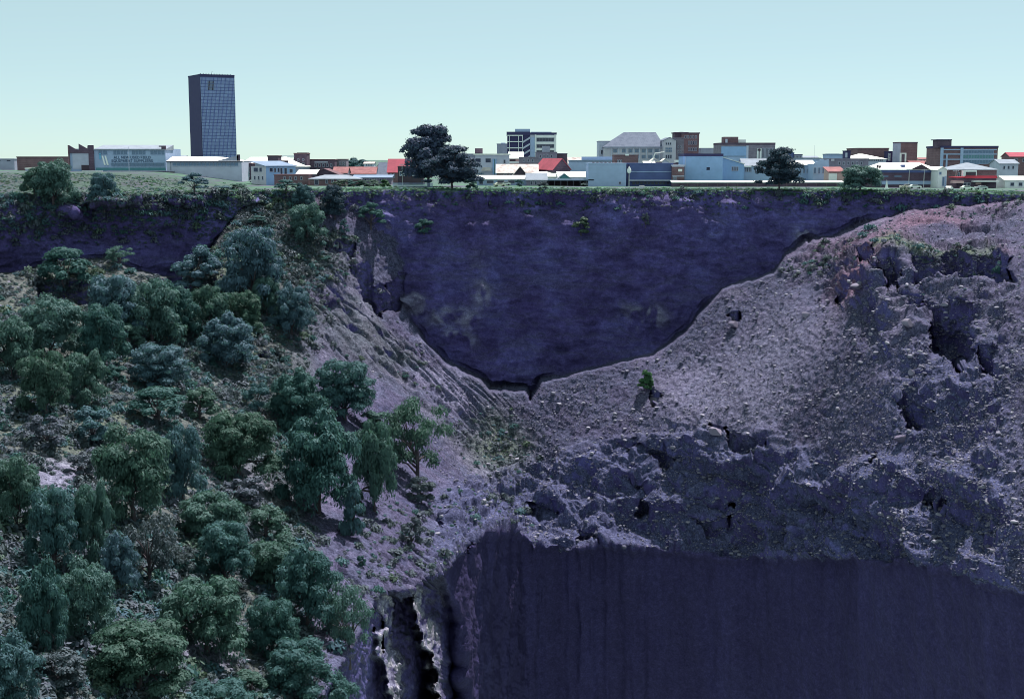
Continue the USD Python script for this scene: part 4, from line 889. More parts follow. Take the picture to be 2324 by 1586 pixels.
    def slab(s, name, u0, u1, v0, v1, mat, pr=.25, face="r", dep=.05):
        (a0, z1), (a1, z0) = s.face(u0, v0, face), s.face(u1, v1, face)
        if a0 > a1: a0, a1 = a1, a0
        s.part(name, box(a0, a1, -pr, dep, z0, z1) if face == "r" else box(-pr, dep, a0, a1, z0, z1), mat); return s
    def top(s, name, u0, u1, v0, mat, back=3.0, d=5.0, v1=None):
        """a block standing on the roof, back metres behind the front"""
        (a0, z1), (a1, _) = s.face(u0, v0, "r", back), s.face(u1, v0, "r", back)
        s.part(name, box(a0, a1, back, back + d, s.h + .02 if v1 is None else s.face(u0, v1, "r", back)[1], z1), mat); return s

Bd = Building
# --- far left
b = Bd("brick_warehouse", "long windowless brick warehouse at the far left of the skyline", 40, 156, 600, 22).wall(358, "brick").flat("brownroof", .5); b.slab("door", 120, 132, 372, 392, "timber", .1)
b = Bd("low_white_shed", "low white shed before the windowless brick warehouse", 58, 112, 565, 9).wall(384, "pale").flat("wroof", .5)
b = Bd("showroom", "pale showroom with two lines of lettering and slanted white logo", 158, 377, 560, 26); Yb = 560
b.wall(338, "bluegrey"); hW = b.h
aL = b.face(214, 360)[0]
b.part("pier", box(aL - 2.2, aL, -.5, .1, -.4, b.z(330)), "darkbrick"); b.part("pier", box(-.1, .45, -.5, .1, -.4, b.z(330)), "brick")
zt, zb_ = b.z(330), b.z(348)
sx = [0.45, 2.6, 4.4, 4.45, 6.6, 8.0, 8.1, aL - 2.2]; sz_ = [zt, zt - 1.3, zt - 2.0, zt + .6, zt - .6, zt - 1.4, zt - .2, zt]
pts = np.array([[x, -.45, z_] for x, z_ in zip(sx, sz_)] + [[x, -.45, zb_ - .0 * x] for x in sx])
n_ = len(sx); fr = [[i, i + 1, n_ + i + 1] for i in range(n_ - 1)] + [[i, n_ + i + 1, n_ + i] for i in range(n_ - 1)]
pb = pts + [0, .5, 0]
b.part("sawtooth_parapet", (np.vstack([pts, pb]), np.array([f[::-1] for f in fr] + [[a + 2 * n_ for a in f] for f in fr] + [[i, 2 * n_ + i, 2 * n_ + i + 1] for i in range(n_ - 1)] + [[i, 2 * n_ + i + 1, i + 1] for i in range(n_ - 1)])), "darkbrick")
b.slab("panel", 164, 206, 347, 384, "pale", .12); b.slab("doorway", 185, 204, 375, 387, "timber", .3)
zr0 = b.z(339); zr1 = b.z(329.5, back=13)
b.part("roof", (np.array([[aL, -.5, zr0], [b.W + .3, -.5, zr0], [b.W + .3, 13, zr1], [aL, 13, zr1], [aL, -.5, zr0 - .35], [b.W + .3, -.5, zr0 - .35], [b.W + .3, 13, zr0 - .35], [aL, 13, zr0 - .35]]), np.array([[0, 1, 2], [0, 2, 3], [4, 5, 1], [4, 1, 0], [5, 6, 2], [5, 2, 1], [6, 7, 3], [6, 3, 2], [7, 4, 0], [7, 0, 3]])), "groof")
a5, z5 = b.face(356, 340); b.part("corner_parapet", cat([box(a5 + 2, b.W + .35, -.55, .1, zr0, b.z(334)), box(b.W - 2.5, b.W + .35, -.55, .1, b.z(334), b.z(331))]), "darkbrick")
for u0_, u1_ in ((223, 244), (257, 289), (299, 331), (341, 374)):
    b.win(u0_, u1_, 342, 351, max(2, int((u1_ - u0_) / 8)), 1, "bglass", "bluegrey", fx=.86)
b.win(252, 374, 370, 377.5, 14, 1, "bglass", "bluegrey", fx=.9)
b.slab("plinth", 218, 376, 381, 387, "teal", .15)
for txt, u_, v_, wpx in (("ALL NEW USED FIELD", 258, 360.5, 84), ("EQUIPMENT SUPPLIERS", 253, 368.2, 94)):
    tm = meshkit.text_mesh(txt, 1.0, .06, bold=True)
    tv = np.array(tm.vertices); w_ = tv[:, 0].max(); (ax, az), (ax2, _) = b.face(u_, v_), b.face(u_ + wpx, v_)
    k_ = (ax2 - ax) / w_
    b.part("lettering", (np.stack([ax + tv[:, 0] * k_, -.02 - tv[:, 2], az + tv[:, 1] * 1.05], -1), np.array(tm.faces)[:, ::-1]), "sign")
for du in (0, 6.5):
    pq = np.array([b.face(231 + du, 354), b.face(234.2 + du, 354), b.face(240.5 + du, 375), b.face(236.8 + du, 375)])
    v8 = np.vstack([np.c_[pq[:, 0], np.full(4, -.22), pq[:, 1]], np.c_[pq[:, 0], np.full(4, -.02), pq[:, 1]]])
    b.part("logo_bar", (v8, np.array([[0, 2, 1], [0, 3, 2], [0, 1, 5], [0, 5, 4], [1, 2, 6], [1, 6, 5], [2, 3, 7], [2, 7, 6], [3, 0, 4], [3, 4, 7]])), "lwhite")
b.slab("logo_panel", 225, 229.5, 348, 362, "lightblue", .16)
t_ = Bd("brick_fence", "low brick wall with pale coping before the lettered showroom", 186, 396, 543, .4, cat_="wall"); t_.wall(389.5, "darkbrick"); t_.slab("coping", 186, 232, 387.6, 389.6, "white", .2, dep=.5); t_.slab("coping", 244, 396, 387.6, 389.6, "concrete", .2, dep=.5)
b = Bd("vaulted_shed", "long pale shed with gently curved white roof below the tower", 379, 549, 545, 20); b.wall(367, "pale")
q0 = np.linspace(0, 1, 15); arc = []
for x_ in q0:
    zz_ = b.z(367) + (b.z(356, back=10) - b.z(367)) * (1 - .9 * max(0, (x_ - .55) / .45) ** 2); arc.append(zz_)
va = np.vstack([[[x_ * b.W * 1.01 - .2, -.5, b.h - .02] for x_ in q0], [[x_ * b.W * 1.01 - .2, 10, z_] for x_, z_ in zip(q0, arc)], [[x_ * b.W * 1.01 - .2, 20.5, b.h - .02] for x_ in q0]])
fa = [];
for r_ in range(2):
    for i in range(14):
        a_ = r_ * 15 + i; fa += [[a_, a_ + 1, a_ + 16], [a_, a_ + 16, a_ + 15]]
b.part("roof", (va, np.array(fa)), "wroof"); b.slab("fascia", 377, 551, 366.2, 368.2, "dkmetal", .5)
b.win(391, 541, 369.5, 377, 16, 1, "bglass", "pale", fx=.9); b.slab("end_parapet", 538, 545, 351, 366, "darkbrick", .3); b.slab("downpipe", 387, 388.5, 368, 396, "dkmetal", .2)
b.part("raking_parapet", (lambda A, C_, D_: (np.array([[A[0], -.3, A[1]], [C_[0], -.3, C_[1]], [D_[0], -.3, D_[1]], [A[0], .3, A[1]], [C_[0], .3, C_[1]], [D_[0], .3, D_[1]]]), np.array([[0, 1, 2], [3, 5, 4], [0, 2, 5], [0, 5, 3], [0, 3, 4], [0, 4, 1], [1, 4, 5], [1, 5, 2]])))(b.face(490, 366), b.face(541, 366), b.face(541, 353)), "concrete")
# --- the tower
b = Bd("office_tower", "tall slab office tower standing alone over the town", 460.5, 538.5, 820, rot=30, u0=434.5)
b.wall(173, "darkcon"); b.flat("darkcon", .8, .1)
(a0, zt), (a1, zb_) = (.5, b.h - 1.0), (b.W - .3, 2.0)
NXW, NYW = 25, 27
cw, chh = (a1 - .5) / NXW, (zt - zb_) / NYW
ow, oz = b.face(478, 195); rgw = np.random.default_rng(3)
panes = {0: [], 1: [], 2: []}
for j in range(NYW):
    for i in range(NXW):
        xc, zc = .5 + (i + .5) * cw, zb_ + (j + .5) * chh
        if abs(xc - ow) < 1.9 and abs(zc - oz) < 2.3:
            continue
        lean = .16
        v = np.array([[xc - cw * .40, -.06, zc - chh * .42], [xc + cw * .40, -.06, zc - chh * .42], [xc + cw * .40, -.06 - lean, zc + chh * .40], [xc - cw * .40, -.06 - lean, zc + chh * .40], [xc - cw * .40, 0.02, zc + chh * .40], [xc + cw * .40, 0.02, zc + chh * .40]])
        panes[rgw.choice(3, p=[.45, .35, .2])].append((v, np.array([[0, 1, 2], [0, 2, 3], [3, 2, 5], [3, 5, 4]])))
for k_, mt in ((0, "towerA"), (1, "towerB"), (2, "towerC")):
    X[mt] = glassy("tower_window_" + "abc"[k_], [(0.10, 0.125, 0.33), (0.12, 0.15, 0.37), (0.165, 0.205, 0.43)][k_], .3)
    tag(b.part("window_pane", cat(panes[k_]), mt), kind="stuff")
tag(b.part("mullion", cat([box(.5 + i * cw - .11, .5 + i * cw + .11, -.2, .02, zb_, zt) for i in range(NXW + 1)]), "bluegrey"), kind="stuff")
tag(b.part("floor_band", cat([box(.3, a1 + .1, -.24, .02, zb_ + j * chh - .12, zb_ + j * chh + .12) for j in range(NYW + 1)]), "navy"), kind="stuff")
b.part("roof_opening", box(ow - 1.9, ow + 1.9, -.10, .05, oz - 2.3, oz + 2.3), "timber"); b.part("antenna", tube([[b.W * .42, 6, b.h], [b.W * .42, 6, b.h + 2.4], [b.W * .46, 6, b.h + 3.0]], .08), "dkmetal")
b.part("parapet_rail", cat([box(x_, x_ + .5, .3, .8, b.h + .8, b.h + 1.2) for x_ in np.arange(.5, b.W - 1, 1.7)]), "dkmetal")
# --- between tower and the tall rim tree
b = Bd("long_shed", "big far shed with plain white roof right of the tower", 550, 632, 720, 26); b.wm = "white"; b.wall(372, "concrete").shed("wroof", 358)
b = Bd("narrow_brick_house", "narrow dark brick house squeezed beside the two-storey house", 551, 571, 560, 8).wall(373, "darkbrick").flat("brownroof"); b.win(555, 568, 378, 404, 2, 3, "glass", "pale", fx=.55, fy=.5)
b = Bd("two_storey_house", "two-storey pale house with blue flank and single-slope roof", 604, 671, 520, rot=38, u0=570); b.wm = "blue"; b.wall(378, "blue")
b.part("gable_end", box(-.03, .1, .05, b.D - .05, -.4, b.h), "cream")
zl_, zr_ = b.z(377) + .0, b.z(377) + 1.1
b.part("roof", (np.array([[-.5, -.5, b.h + .02], [b.W + .5, -.5, b.h + .02], [b.W + .5, b.D + .5, zr_ + .6], [-.5, b.D + .5, zr_ + .6], [-.5, -.5, b.h + .25], [b.W + .5, -.5, b.h + .25], [b.W + .5, b.D + .5, zr_ + .85], [-.5, b.D + .5, zr_ + .85]]), np.array([[0, 2, 1], [0, 3, 2], [4, 5, 6], [4, 6, 7], [0, 1, 5], [0, 5, 4], [1, 2, 6], [1, 6, 5], [2, 3, 7], [2, 7, 6], [3, 0, 4], [3, 4, 7]])), "bluroof")
b.win(612, 619, 382, 390, 1, 1); b.win(622, 626, 382, 391); b.win(630, 634, 382, 391); b.win(636, 641, 382, 399, name="door"); b.win(645, 651, 382, 399, name="door"); b.win(657, 664, 384, 392)
b.win(576, 586, 381, 390, 1, 1, face="l"); b.win(589, 595, 381, 390, face="l"); b.win(574, 601, 400, 408, 3, 1, face="l", fx=.35)
b = Bd("roof_box", "square brown brick block rising behind the two-storey house", 608, 632, 600, 9).wall(355, "darkbrick").flat("brownroof", .4)
b = Bd("small_block", "small dark block on the flat roofs beside the two-storey house", 639, 650, 590, 5).wall(366, "darkbrick").flat("brownroof", .3)
b = Bd("white_roofed_hall", "hall with large sunlit white roof behind the two-storey house", 632, 690, 640, 24); b.wm = "concrete"; b.wall(378, "concrete"); b.hip("wroof", 355, .5, ins_r=11); b.slab("ridge_beam", 634, 668, 354, 356, "bluegrey", .1)
b = Bd("brown_tower_block", "brown brick stair tower with stepped flat top", 668, 697, 650, 10).wall(350, "darkbrick").flat("brownroof", .5); b.top("stair_head", 674, 696, 346.5, "darkbrick", 1, 8); b.win(671, 694, 358, 376, 2, 2, fx=.3, fy=.4)
b = Bd("brick_terrace", "brick row with pale band behind the dark gabled roof", 704, 760, 660, 14).wall(364, "darkbrick").flat("brownroof", .5); b.slab("band", 714, 744, 367, 369.5, "pale", .15); b.win(712, 756, 372, 379, 5, 1, fx=.4)
b = Bd("brick_block", "small brick block left of the rounded town tree", 765, 786, 670, 10).wall(363, "greybrick").flat("brownroof", .4); b.win(768, 783, 367, 376, 2, 2, fx=.45, fy=.5)
b = Bd("tiled_house", "long house with red tiled roof below the rounded town tree", 786, 852, 600, 13).wall(395, "purple").gable("tile", 380, "purple"); b.win(794, 846, 398, 404, 4, 1, fx=.4)
b = Bd("tiled_annex", "lower red tiled wing left of the long tiled house", 756, 788, 585, 11).wall(393, "purple").gable("tile", 380, "purple")
b = Bd("dark_gabled_house", "dark house with broad brown gable facing the pit", 702, 768, 545, 15).wall(397, "darkbrick").gable("brownroof", 384, "darkbrick", "y"); b.win(724, 748, 399, 405, 3, 1, fx=.4)
b = Bd("white_lean_to", "bright white lean-to roof left of the dark gabled house", 673, 716, 538, 9); b.wm = "darkbrick"; b.wall(396, "darkbrick").shed("wroof", 386)
b = Bd("iron_roofed_cottage", "low brick cottage with long pale iron roof near the rim", 702, 812, 500, 11); b.wall(406, "brick").hip("groof", 397, 5.0); b.win(714, 722, 409, 419, name="door"); b.win(735, 800, 409, 416, 5, 1, fx=.35)
b = Bd("brown_yard_wall", "brown brick yard building left of the iron-roofed cottage", 622, 700, 505, 9).wall(398, "brick").flat("brownroof", .3); b.win(640, 690, 402, 408, 4, 1, fx=.3)
b = Bd("cream_gabled_house", "small cream gabled house right of the rounded town tree", 850, 868, 640, 12).wall(383, "cream").gable("cream_roof", 373, "cream", "y")
b = Bd("slate_roofed_house", "house with steep grey slate slope left of the red roof", 858, 892, 560, 14); b.wm = "purple"; b.wall(399, "purple").gable("slate", 370, "purple")
b = Bd("long_low_outbuilding", "low outbuilding with grey roof below the slate slope", 800, 888, 530, 8); b.wm = "purple"; b.wall(404, "purple").shed("bluroof", 398.5); b.win(812, 880, 406, 413, 6, 1, fx=.35)
b = Bd("red_roofed_house", "brick house with steep red roof left of the tallest tree", 880, 930, 545, 13).wall(391, "brick").gable("redroof", 362, "brick"); b.win(884, 898, 395, 404, 2, 1, fx=.4)
b = Bd("dark_annex", "dark boarded annex with white windows beside the tallest tree", 903, 960, 520, 8).wall(379, "timber").flat("brownroof", .3); b.win(907, 922, 390, 399, 3, 1, "bglass", "white", fx=.7); b.win(933, 948, 390, 399, 3, 1, "bglass", "white", fx=.7)
# --- centre
b = Bd("white_block", "white two-storey block with square dark windows right of the tall tree", 1078, 1156, 600, 18).wall(352, "pale").flat("wroof", .55, .6); b.win(1079, 1091, 360, 369); b.win(1102, 1114, 360, 369); b.win(1143, 1147, 363, 371); b.slab("pilaster", 1118, 1121, 361, 397, "blue", .4); b.slab("pilaster", 1124, 1127, 361, 397, "blue", .4); b.slab("rain_pipe", 1121.5, 1123, 361, 397, "teal", .2)
b.top("lift_house", 1078, 1095, 337, "darkbrick", 4, 6); b.part("awning", (lambda A, C_: (np.array([[A[0], 0, A[1]], [C_[0], 0, A[1]], [C_[0] + .8, -3, C_[1]], [A[0] - .8, -3, C_[1]]]), np.array([[0, 2, 1], [0, 3, 2]])))(b.face(1096, 380), b.face(1112, 388)), "rust"); b.win(1080, 1098, 392, 397, 5, 1, "bglass", "white", fx=.8)
b = Bd("grey_flats", "low grey block half hidden behind the tallest tree", 1050, 1078, 610, 16).wall(351, "concrete").flat("concrete", .4); b.win(1064, 1074, 361, 365, 1, 1, "glass", "white")
b = Bd("grey_tower_block", "plain grey block left of the white office block", 1128, 1153, 800, 14).wall(328, "concrete").flat("concrete", .5); b.top("tank_room", 1137, 1147, 324.5, "bluegrey", 3, 4)
b = Bd("office_block", "white office block with dark ribbon windows and slanted balconies", 1151, 1262, 760, 22); b.wall(306, "pale", x0=b.face(1203, 330)[0]); b.flat("darkcon", .1, .0) if False else None
aR = b.face(1203, 330)[0]; zt2 = b.z(306)
b.part("roof", box(aR, b.W + .3, -.4, 22, zt2, zt2 + 1.2), "darkcon"); b.part("left_wing", box(0, aR, 0, 20, -.4, b.z(308)), "darkcon"); b.part("left_roof", box(-.3, aR, -.4, 20.3, b.z(308), b.z(299.5)), "darkcon")
b.part("penthouse", box(b.face(1169, 295)[0], b.face(1203, 295)[0], .8, 9, b.z(300), b.z(293)), "bluegrey"); b.part("roof_plant", box(b.face(1205, 300)[0], b.face(1252, 300)[0], 2, 9, zt2 + 1.1, b.z(299.5)), "bluegrey")
for v_ in (308, 322, 336, 350):
    b.slab("floor_band", 1151, 1186, v_ - 1.1, v_ + 1.1, "white", .5)
for u_ in (1156.5, 1176.5, 1186):
    b.slab("column", u_ - .8, u_ + .8, 307, 362, "white", .45)
for k_ in range(4):
    v_ = 322 + 14 * k_
    A, C_ = b.face(1186, v_ + 1.5), b.face(1203, v_ - 9)
    vv = np.array([[A[0], -.6, A[1] - .55], [C_[0], -.6, C_[1] - .55], [C_[0], -.6, C_[1] + .55], [A[0], -.6, A[1] + .55]]); vv = np.vstack([vv, vv + [0, .9, 0]])
    b.part("balcony_band", (vv, np.array([[0, 1, 2], [0, 2, 3], [4, 6, 5], [4, 7, 6], [3, 2, 6], [3, 6, 7], [0, 5, 1], [0, 4, 5]])), "pale")
b.slab("stair_wall", 1203.5, 1214, 312, 366, "bluegrey", .35)
for v_ in (307.5, 322.5, 336.5):
    b.slab("parapet_band", 1215, 1262, v_, v_ + 5, "white", .55)
b.slab("column", 1214, 1217, 306, 362, "white", .7); b.slab("column", 1258, 1262, 306, 362, "white", .7)
for v_ in (314, 328.5, 342):
    b.win(1218, 1257, v_, v_ + 7.5, 6, 1, "glass", None, fx=.96)
b.slab("blank_panel", 1230, 1248, 332, 347, "concrete", .75)
b = Bd("white_gabled_house", "small house with sunlit white gable roof below the office block", 1155, 1187, 640, 12).wall(360, "pink").gable("wroof", 346, "pink"); b.slab("window_band", 1157, 1170, 362, 366, "timber", .1); b.slab("ledge", 1156, 1178, 366.5, 371, "white", .4)
b = Bd("grey_brick_block", "square grey brick block right of the small white gable", 1178, 1221, 625, 12).wall(358, "greybrick").flat("greybrick", .3); b.win(1184, 1214, 362, 368, 3, 1, fx=.3)
b = Bd("old_stone_block", "weathered flat-topped block between office block and red roof", 1216, 1264, 680, 14).wall(347, "purple").flat("purple", .4); b.win(1222, 1256, 352, 358, 4, 1, fx=.35)
b = Bd("old_stone_wing", "lower darker wing at the right of the weathered block", 1264, 1287, 690, 12).wall(350, "darkbrick").flat("purple", .4)
b = Bd("red_barn", "house with bright red roof and tall dark gable in mid-town", 1256, 1294, 560, rot=24, u0=1214); b.wall(385, "darkbrick")
zr_ = b.face(1272, 361)[1]; m_ = b.W / 2
b.part("gable", (np.array([[0, 0, b.h], [b.W, 0, b.h], [m_, 0, zr_], [0, b.D, b.h], [b.W, b.D, b.h], [m_, b.D, zr_]]), np.array([[0, 1, 2], [3, 5, 4], [0, 2, 5], [0, 5, 3], [1, 4, 5], [1, 5, 2]])), "darkbrick")
for xa in (-.5, b.W + .5):
    v = np.array([[xa, -.4, b.h - .3], [m_, -.4, zr_ + .05], [m_, b.D + .4, zr_ + .05], [xa, b.D + .4, b.h - .3]]); v = np.vstack([v, v + [0, 0, .25]])
    f = np.array([[0, 1, 2, 3], [7, 6, 5, 4], [0, 4, 5, 1], [1, 5, 6, 2], [2, 6, 7, 3], [3, 7, 4, 0]]); f = f if xa < 0 else f[:, ::-1]
    b.part("roof", (v, np.vstack([f[:, [0, 1, 2]], f[:, [0, 2, 3]]])), "redroof")
b.win(1226, 1246, 389, 395, 2, 1, face="l", fx=.4)
b = Bd("rusty_roofed_works", "workshop with long streaked rusty roof left of the red roof", 1127, 1221, 560, 16); b.wall(393, "darkbrick").gable("rust", 374, "darkbrick", x1=b.W); b.win(1140, 1180, 396, 402, 3, 1, fx=.4)
b = Bd("front_gable_shop", "small dark gable in front of the streaked rusty roof", 1166, 1195, 545, 10).wall(396, "darkbrick").gable("rust", 379, "timber", "y", o=.6)
b = Bd("long_bungalow", "long low bungalow with bright white roof right of the rim tree", 1082, 1196, 505, 10); b.wm = "bluegrey"; b.wall(408, "bluegrey").shed("wroof", 399.5); b.win(1105, 1120, 410, 416); b.win(1129, 1144, 410, 416); b.win(1153, 1168, 410, 416); b.win(1088, 1096, 410, 418, name="door")
b = Bd("grey_roofed_house", "house with plain grey roof at the end of the long bungalow", 1195, 1241, 500, 10).wall(409, "purple").gable("groof", 395, "purple"); b.win(1204, 1208, 412, 419); b.win(1214, 1218, 412, 419); b.win(1228, 1233, 412, 421, name="door")
b = Bd("white_roofed_store", "store with sunlit white roof behind the grey-roofed house", 1210, 1265, 550, 14); b.wm = "white"; b.wall(402, "white").shed("wroof", 391)
b = Bd("white_roofed_depot", "wide depot with white roof left of the plain pale cube", 1268, 1336, 540, 16); b.wm = "pale"; b.wall(403, "pale").shed("wroof", 390.5)
b = Bd("teal_gabled_shed", "shed with teal boarded gable before the white-roofed depot", 1266, 1296, 520, 9).wall(406, "teal").gable("groof", 395, "teal", "y")
b = Bd("dark_carport", "low dark carport roof before the plain pale cube", 1242, 1348, 500, 8); b.part("roof", box(0, b.W, 0, 8, b.z(410), b.z(407.5)), "bluroof")
for x_ in np.linspace(.2, b.W - .4, 8):
    b.part("post", box(x_, x_ + .18, .2, .38, -.2, b.z(410)), "dkmetal")
b.part("back_wall", box(0, b.W, 7.8, 8, -.2, b.z(410)), "timber")
b = Bd("pink_gabled_house", "far house with pinkish roof left of the blue-green hall", 1290, 1327, 720, 14).wall(372, "cream").gable("rust", 358, "cream")
b = Bd("bluegreen_hall", "low blue-green hall behind the plain pale cube", 1294, 1396, 600, 18).wall(367, "bluegrey").flat("bluroof", .6); b.top("roof_block", 1322, 1392, 356, "bluegrey", 5, 9); b.win(1342, 1388, 368, 373, 5, 1, fx=.6)
b = Bd("pale_cube", "plain windowless pale blue-grey cube near the rim", 1335, 1421, 500, 16).wall(373, "bluegrey").flat("bluegrey", .35, .08); b.win(1405, 1409, 413, 418)
b = Bd("navy_building", "dark blue panelled building right of the plain pale cube", 1422, 1527, 502, 15).wall(373, "navy").flat("navy", .4, .1); b.slab("panel_strip", 1432, 1524, 389.5, 391, "bluegrey", .1); b.slab("canopy", 1426, 1536, 408.5, 410.5, "pale", 2.2); b.win(1434, 1520, 413, 419, 10, 1, "glass", "navy", fx=.8)
b.slab("panel_strip", 1424, 1428, 374, 420, "darkcon", .12)
b = Bd("brick_store", "red brick store peeping over the plain pale cube", 1394, 1448, 560, 12).wall(353, "brick").flat("brick", .3); b.slab("sign", 1419, 1427, 350, 353.5, "lwhite", .3, dep=1.5); b.win(1400, 1412, 364, 370, 3, 1, fx=.5)
# --- the big-roofed hall
b = Bd("grand_hall", "large pale hall under a high grey hipped roof", 1371, 1506, 690, 26); b.wall(334, "cream"); zr_ = b.z(300.5, back=13)
b.hip("slate", 300.5, 11.0, ins_r=3.0); b.slab("cornice", 1371, 1506, 333, 336, "concrete", .7)
for u_ in (1391.5, 1411.5, 1426, 1440.5, 1456, 1471, 1485.5):
    b.win(u_, u_ + 9.5, 338.5, 346.5, 3, 1, "bglass", "cream", fx=.78); b.win(u_, u_ + 9.5, 352, 360, 3, 1, "bglass", "cream", fx=.78)
for u_ in (1388, 1404, 1421, 1437, 1451, 1467, 1482, 1497):
    b.slab("pilaster", u_ - 1, u_ + 1, 336, 365, "pale", .35)
b = Bd("hall_left_wing", "flat-topped pavilion at the left end of the large hall", 1358.5, 1384, 700, 16).wall(322, "pale").flat("concrete", .4); b.win(1362, 1378, 341, 350, 2, 1, fx=.5)
b = Bd("hall_right_pavilion", "tall pavilion with triple window at the right end of the large hall", 1505, 1533, 684, 22); b.wall(319, "cream"); b.gable("slate", 312.5, "cream", "y"); b.win(1510, 1524, 324, 329, 3, 1, fx=.6); b.win(1510, 1525, 335, 346, 4, 2, "bglass", "cream", fx=.8, fy=.85); b.win(1510, 1525, 352, 360, 3, 1, fx=.7)
b = Bd("hall_brick_side", "brick block joining the hall pavilion to the dark flats", 1533, 1551, 688, 16).wall(314, "greybrick").flat("greybrick", .3); b.win(1537, 1547, 328, 350, 2, 2, fx=.3, fy=.4)
b = Bd("brick_flats", "dark brick flats rising right of the large hall", 1550, 1585, 720, 18).wall(304, "brick").flat("darkbrick", .7, .4); b.win(1553, 1582, 308, 314, 5, 1, fx=.45); b.win(1561, 1582, 321, 328, 4, 1, fx=.5); b.win(1561, 1582, 336, 343, 4, 1, fx=.5)
b = Bd("dark_stair_tower", "taller dark stair tower at the left of the brick flats", 1530, 1559, 730, 12).wall(303, "darkbrick").flat("darkbrick", .6, .5); b.top("chimney", 1543, 1551, 300, "darkbrick", 2, 2.5)
b = Bd("brick_workshop", "small brick building with pale bands beside the navy building", 1525, 1553, 500, 9).wall(377, "brick").flat("pale", .4, .25); b.slab("band", 1525, 1553, 399, 401, "pale", .15); b.slab("notice", 1539, 1548, 384, 389.5, "white", .12); b.win(1527, 1536, 402, 407, 2, 1, fx=.5); b.slab("upper_band", 1525, 1553, 377, 379, "pale", .15)
b = Bd("white_canopy_house", "small house with glaring white flat canopy over its brown front", 1520, 1553, 560, 8).wall(371, "darkbrick"); b.slab("canopy", 1533, 1553, 363.5, 368.5, "lwhite", 1.5, dep=4); b.slab("post", 1550, 1552.5, 368, 376, "white", .8)
for i_, (u0_, u1_, ve, vr_) in enumerate(((1476, 1494, 367, 360), (1500, 1518, 368, 361), (1462, 1486, 374, 367))):
    b = Bd("cream_roofed_hut", ["left of three small cream-roofed huts before the large hall", "right of three small cream-roofed huts before the large hall", "lowest of three small cream-roofed huts above the navy building"][i_], u0_, u1_, 610 - 30 * (i_ == 2), 8).wall(ve, "pale").gable("cream_roof", vr_, "pale", "y" if i_ < 2 else "x")
b = Bd("dark_shopfront", "narrow dark front between the cream-roofed huts", 1486, 1502, 600, 7).wall(368, "darkbrick").flat("rust", .3)
# --- right of the hall
b = Bd("blue_cube", "big plain light-blue cube with one small square window", 1553, 1640, 505, 18).wall(355, "blue").flat("darkcon", 1.0, .15); b.win(1603.5, 1611, 380, 386.5, 1, 1, "glass", None); b.slab("corner_pipe", 1555, 1556, 356, 409, "bluegrey", .15)
b = Bd("grey_penthouse", "small grey block far behind the big light-blue cube", 1590, 1620, 700, 9).wall(338, "concrete").flat("concrete", .4)
b = Bd("brick_department_store", "brick store with blue panel and ribbed window front", 1635, 1757.5, 640, 24); b.wall(329, "greybrick").flat("darkbrick", 1.0, .1); b.slab("panel", 1637, 1694, 333, 360, "blue", .25); b.slab("panel_frame", 1694, 1698, 331, 362, "pale", .3); b.slab("entrance_frame", 1718, 1721, 337, 366, "white", .3); b.slab("entrance_frame", 1724.5, 1727.5, 337, 366, "white", .3); b.slab("entrance_clock", 1719, 1726, 338, 343, "timber", .35)
b.win(1729, 1755, 337, 359, 9, 1, "glass", "pale", fx=.6, fw=.1); b.top("penthouse", 1643.5, 1675.5, 311, "brick", 3, 8); b.top("water_tank", 1676, 1693, 317, "white", 3, 5); b.slab("penthouse_window", 1648, 1651, 316, 325, "pale", .1, dep=3.2)
b = Bd("white_gabled_house", "light-blue house with sunlit white sloping roof beside the blue cube", 1640, 1688, 520, 12); b.wm = "blue"; b.wall(375, "blue").shed("wroof", 0, vl=357.5, vrr=373.5); b.win(1660, 1676, 379, 388, 4, 1, fx=.5)
b = Bd("blue_terrace", "blue-grey terrace roof above the sunlit sloping one", 1652, 1690, 570, 14).wall(356, "bluegrey").flat("bluroof", .4)
b = Bd("grey_roofed_villa", "villa with long smooth grey roof left of the lone rim tree", 1688, 1746, 525, 15); b.wm = "blue"; b.wall(377, "bluegrey").gable("groof", 361.5, "bluegrey"); b.win(1691, 1706, 381, 390, 4, 1, fx=.5); b.win(1712, 1722, 380, 392, 2, 1, fx=.4); b.win(1727, 1735, 383, 389); b.slab("porch_roof", 1688, 1704, 377, 380, "white", 1.2)
b = Bd("white_roofed_villa", "villa with bright white roof right of the lone rim tree", 1782, 1850, 525, 14); b.wm = "bluegrey"; b.wall(375, "bluegrey").gable("wroof", 365, "bluegrey"); b.win(1798, 1836, 384, 393, 5, 1, fx=.3)
b = Bd("dutch_gabled_house", "bluish house front with three tall windows and shaped gable", 1845, 1881, 515, 12); b.wall(374, "bluegrey")
ga = [b.face(u_, v_) for u_, v_ in ((1845, 374), (1850, 369), (1857, 366), (1863, 361.5), (1868, 361.5), (1873, 364), (1881, 362), (1881, 374))]
gv_ = np.array([[x_, -.05, z_] for x_, z_ in ga]); ng = len(ga); gv_ = np.vstack([gv_, gv_ + [0, .5, 0]]); gf = [[0, i, i + 1] for i in range(1, ng - 1)]
b.part("shaped_gable", (gv_, np.array([t3[::-1] for t3 in gf] + [[a + ng for a in t3] for t3 in gf] + [[i, i + 1, ng + i + 1] for i in range(ng - 1)] + [[i, ng + i + 1, ng + i] for i in range(ng - 1)])), "bluegrey"); b.flat("bluroof", .2, .0)
for u_ in (1847.5, 1857, 1866.5):
    b.win(u_, u_ + 4, 381, 394, 1, 1, "bglass", "pale")
b = Bd("flat_roofed_row", "long flat grey-green row behind the lone rim tree", 1745, 1862, 600, 12).wall(361, "bluegrey").flat("groof", .5)
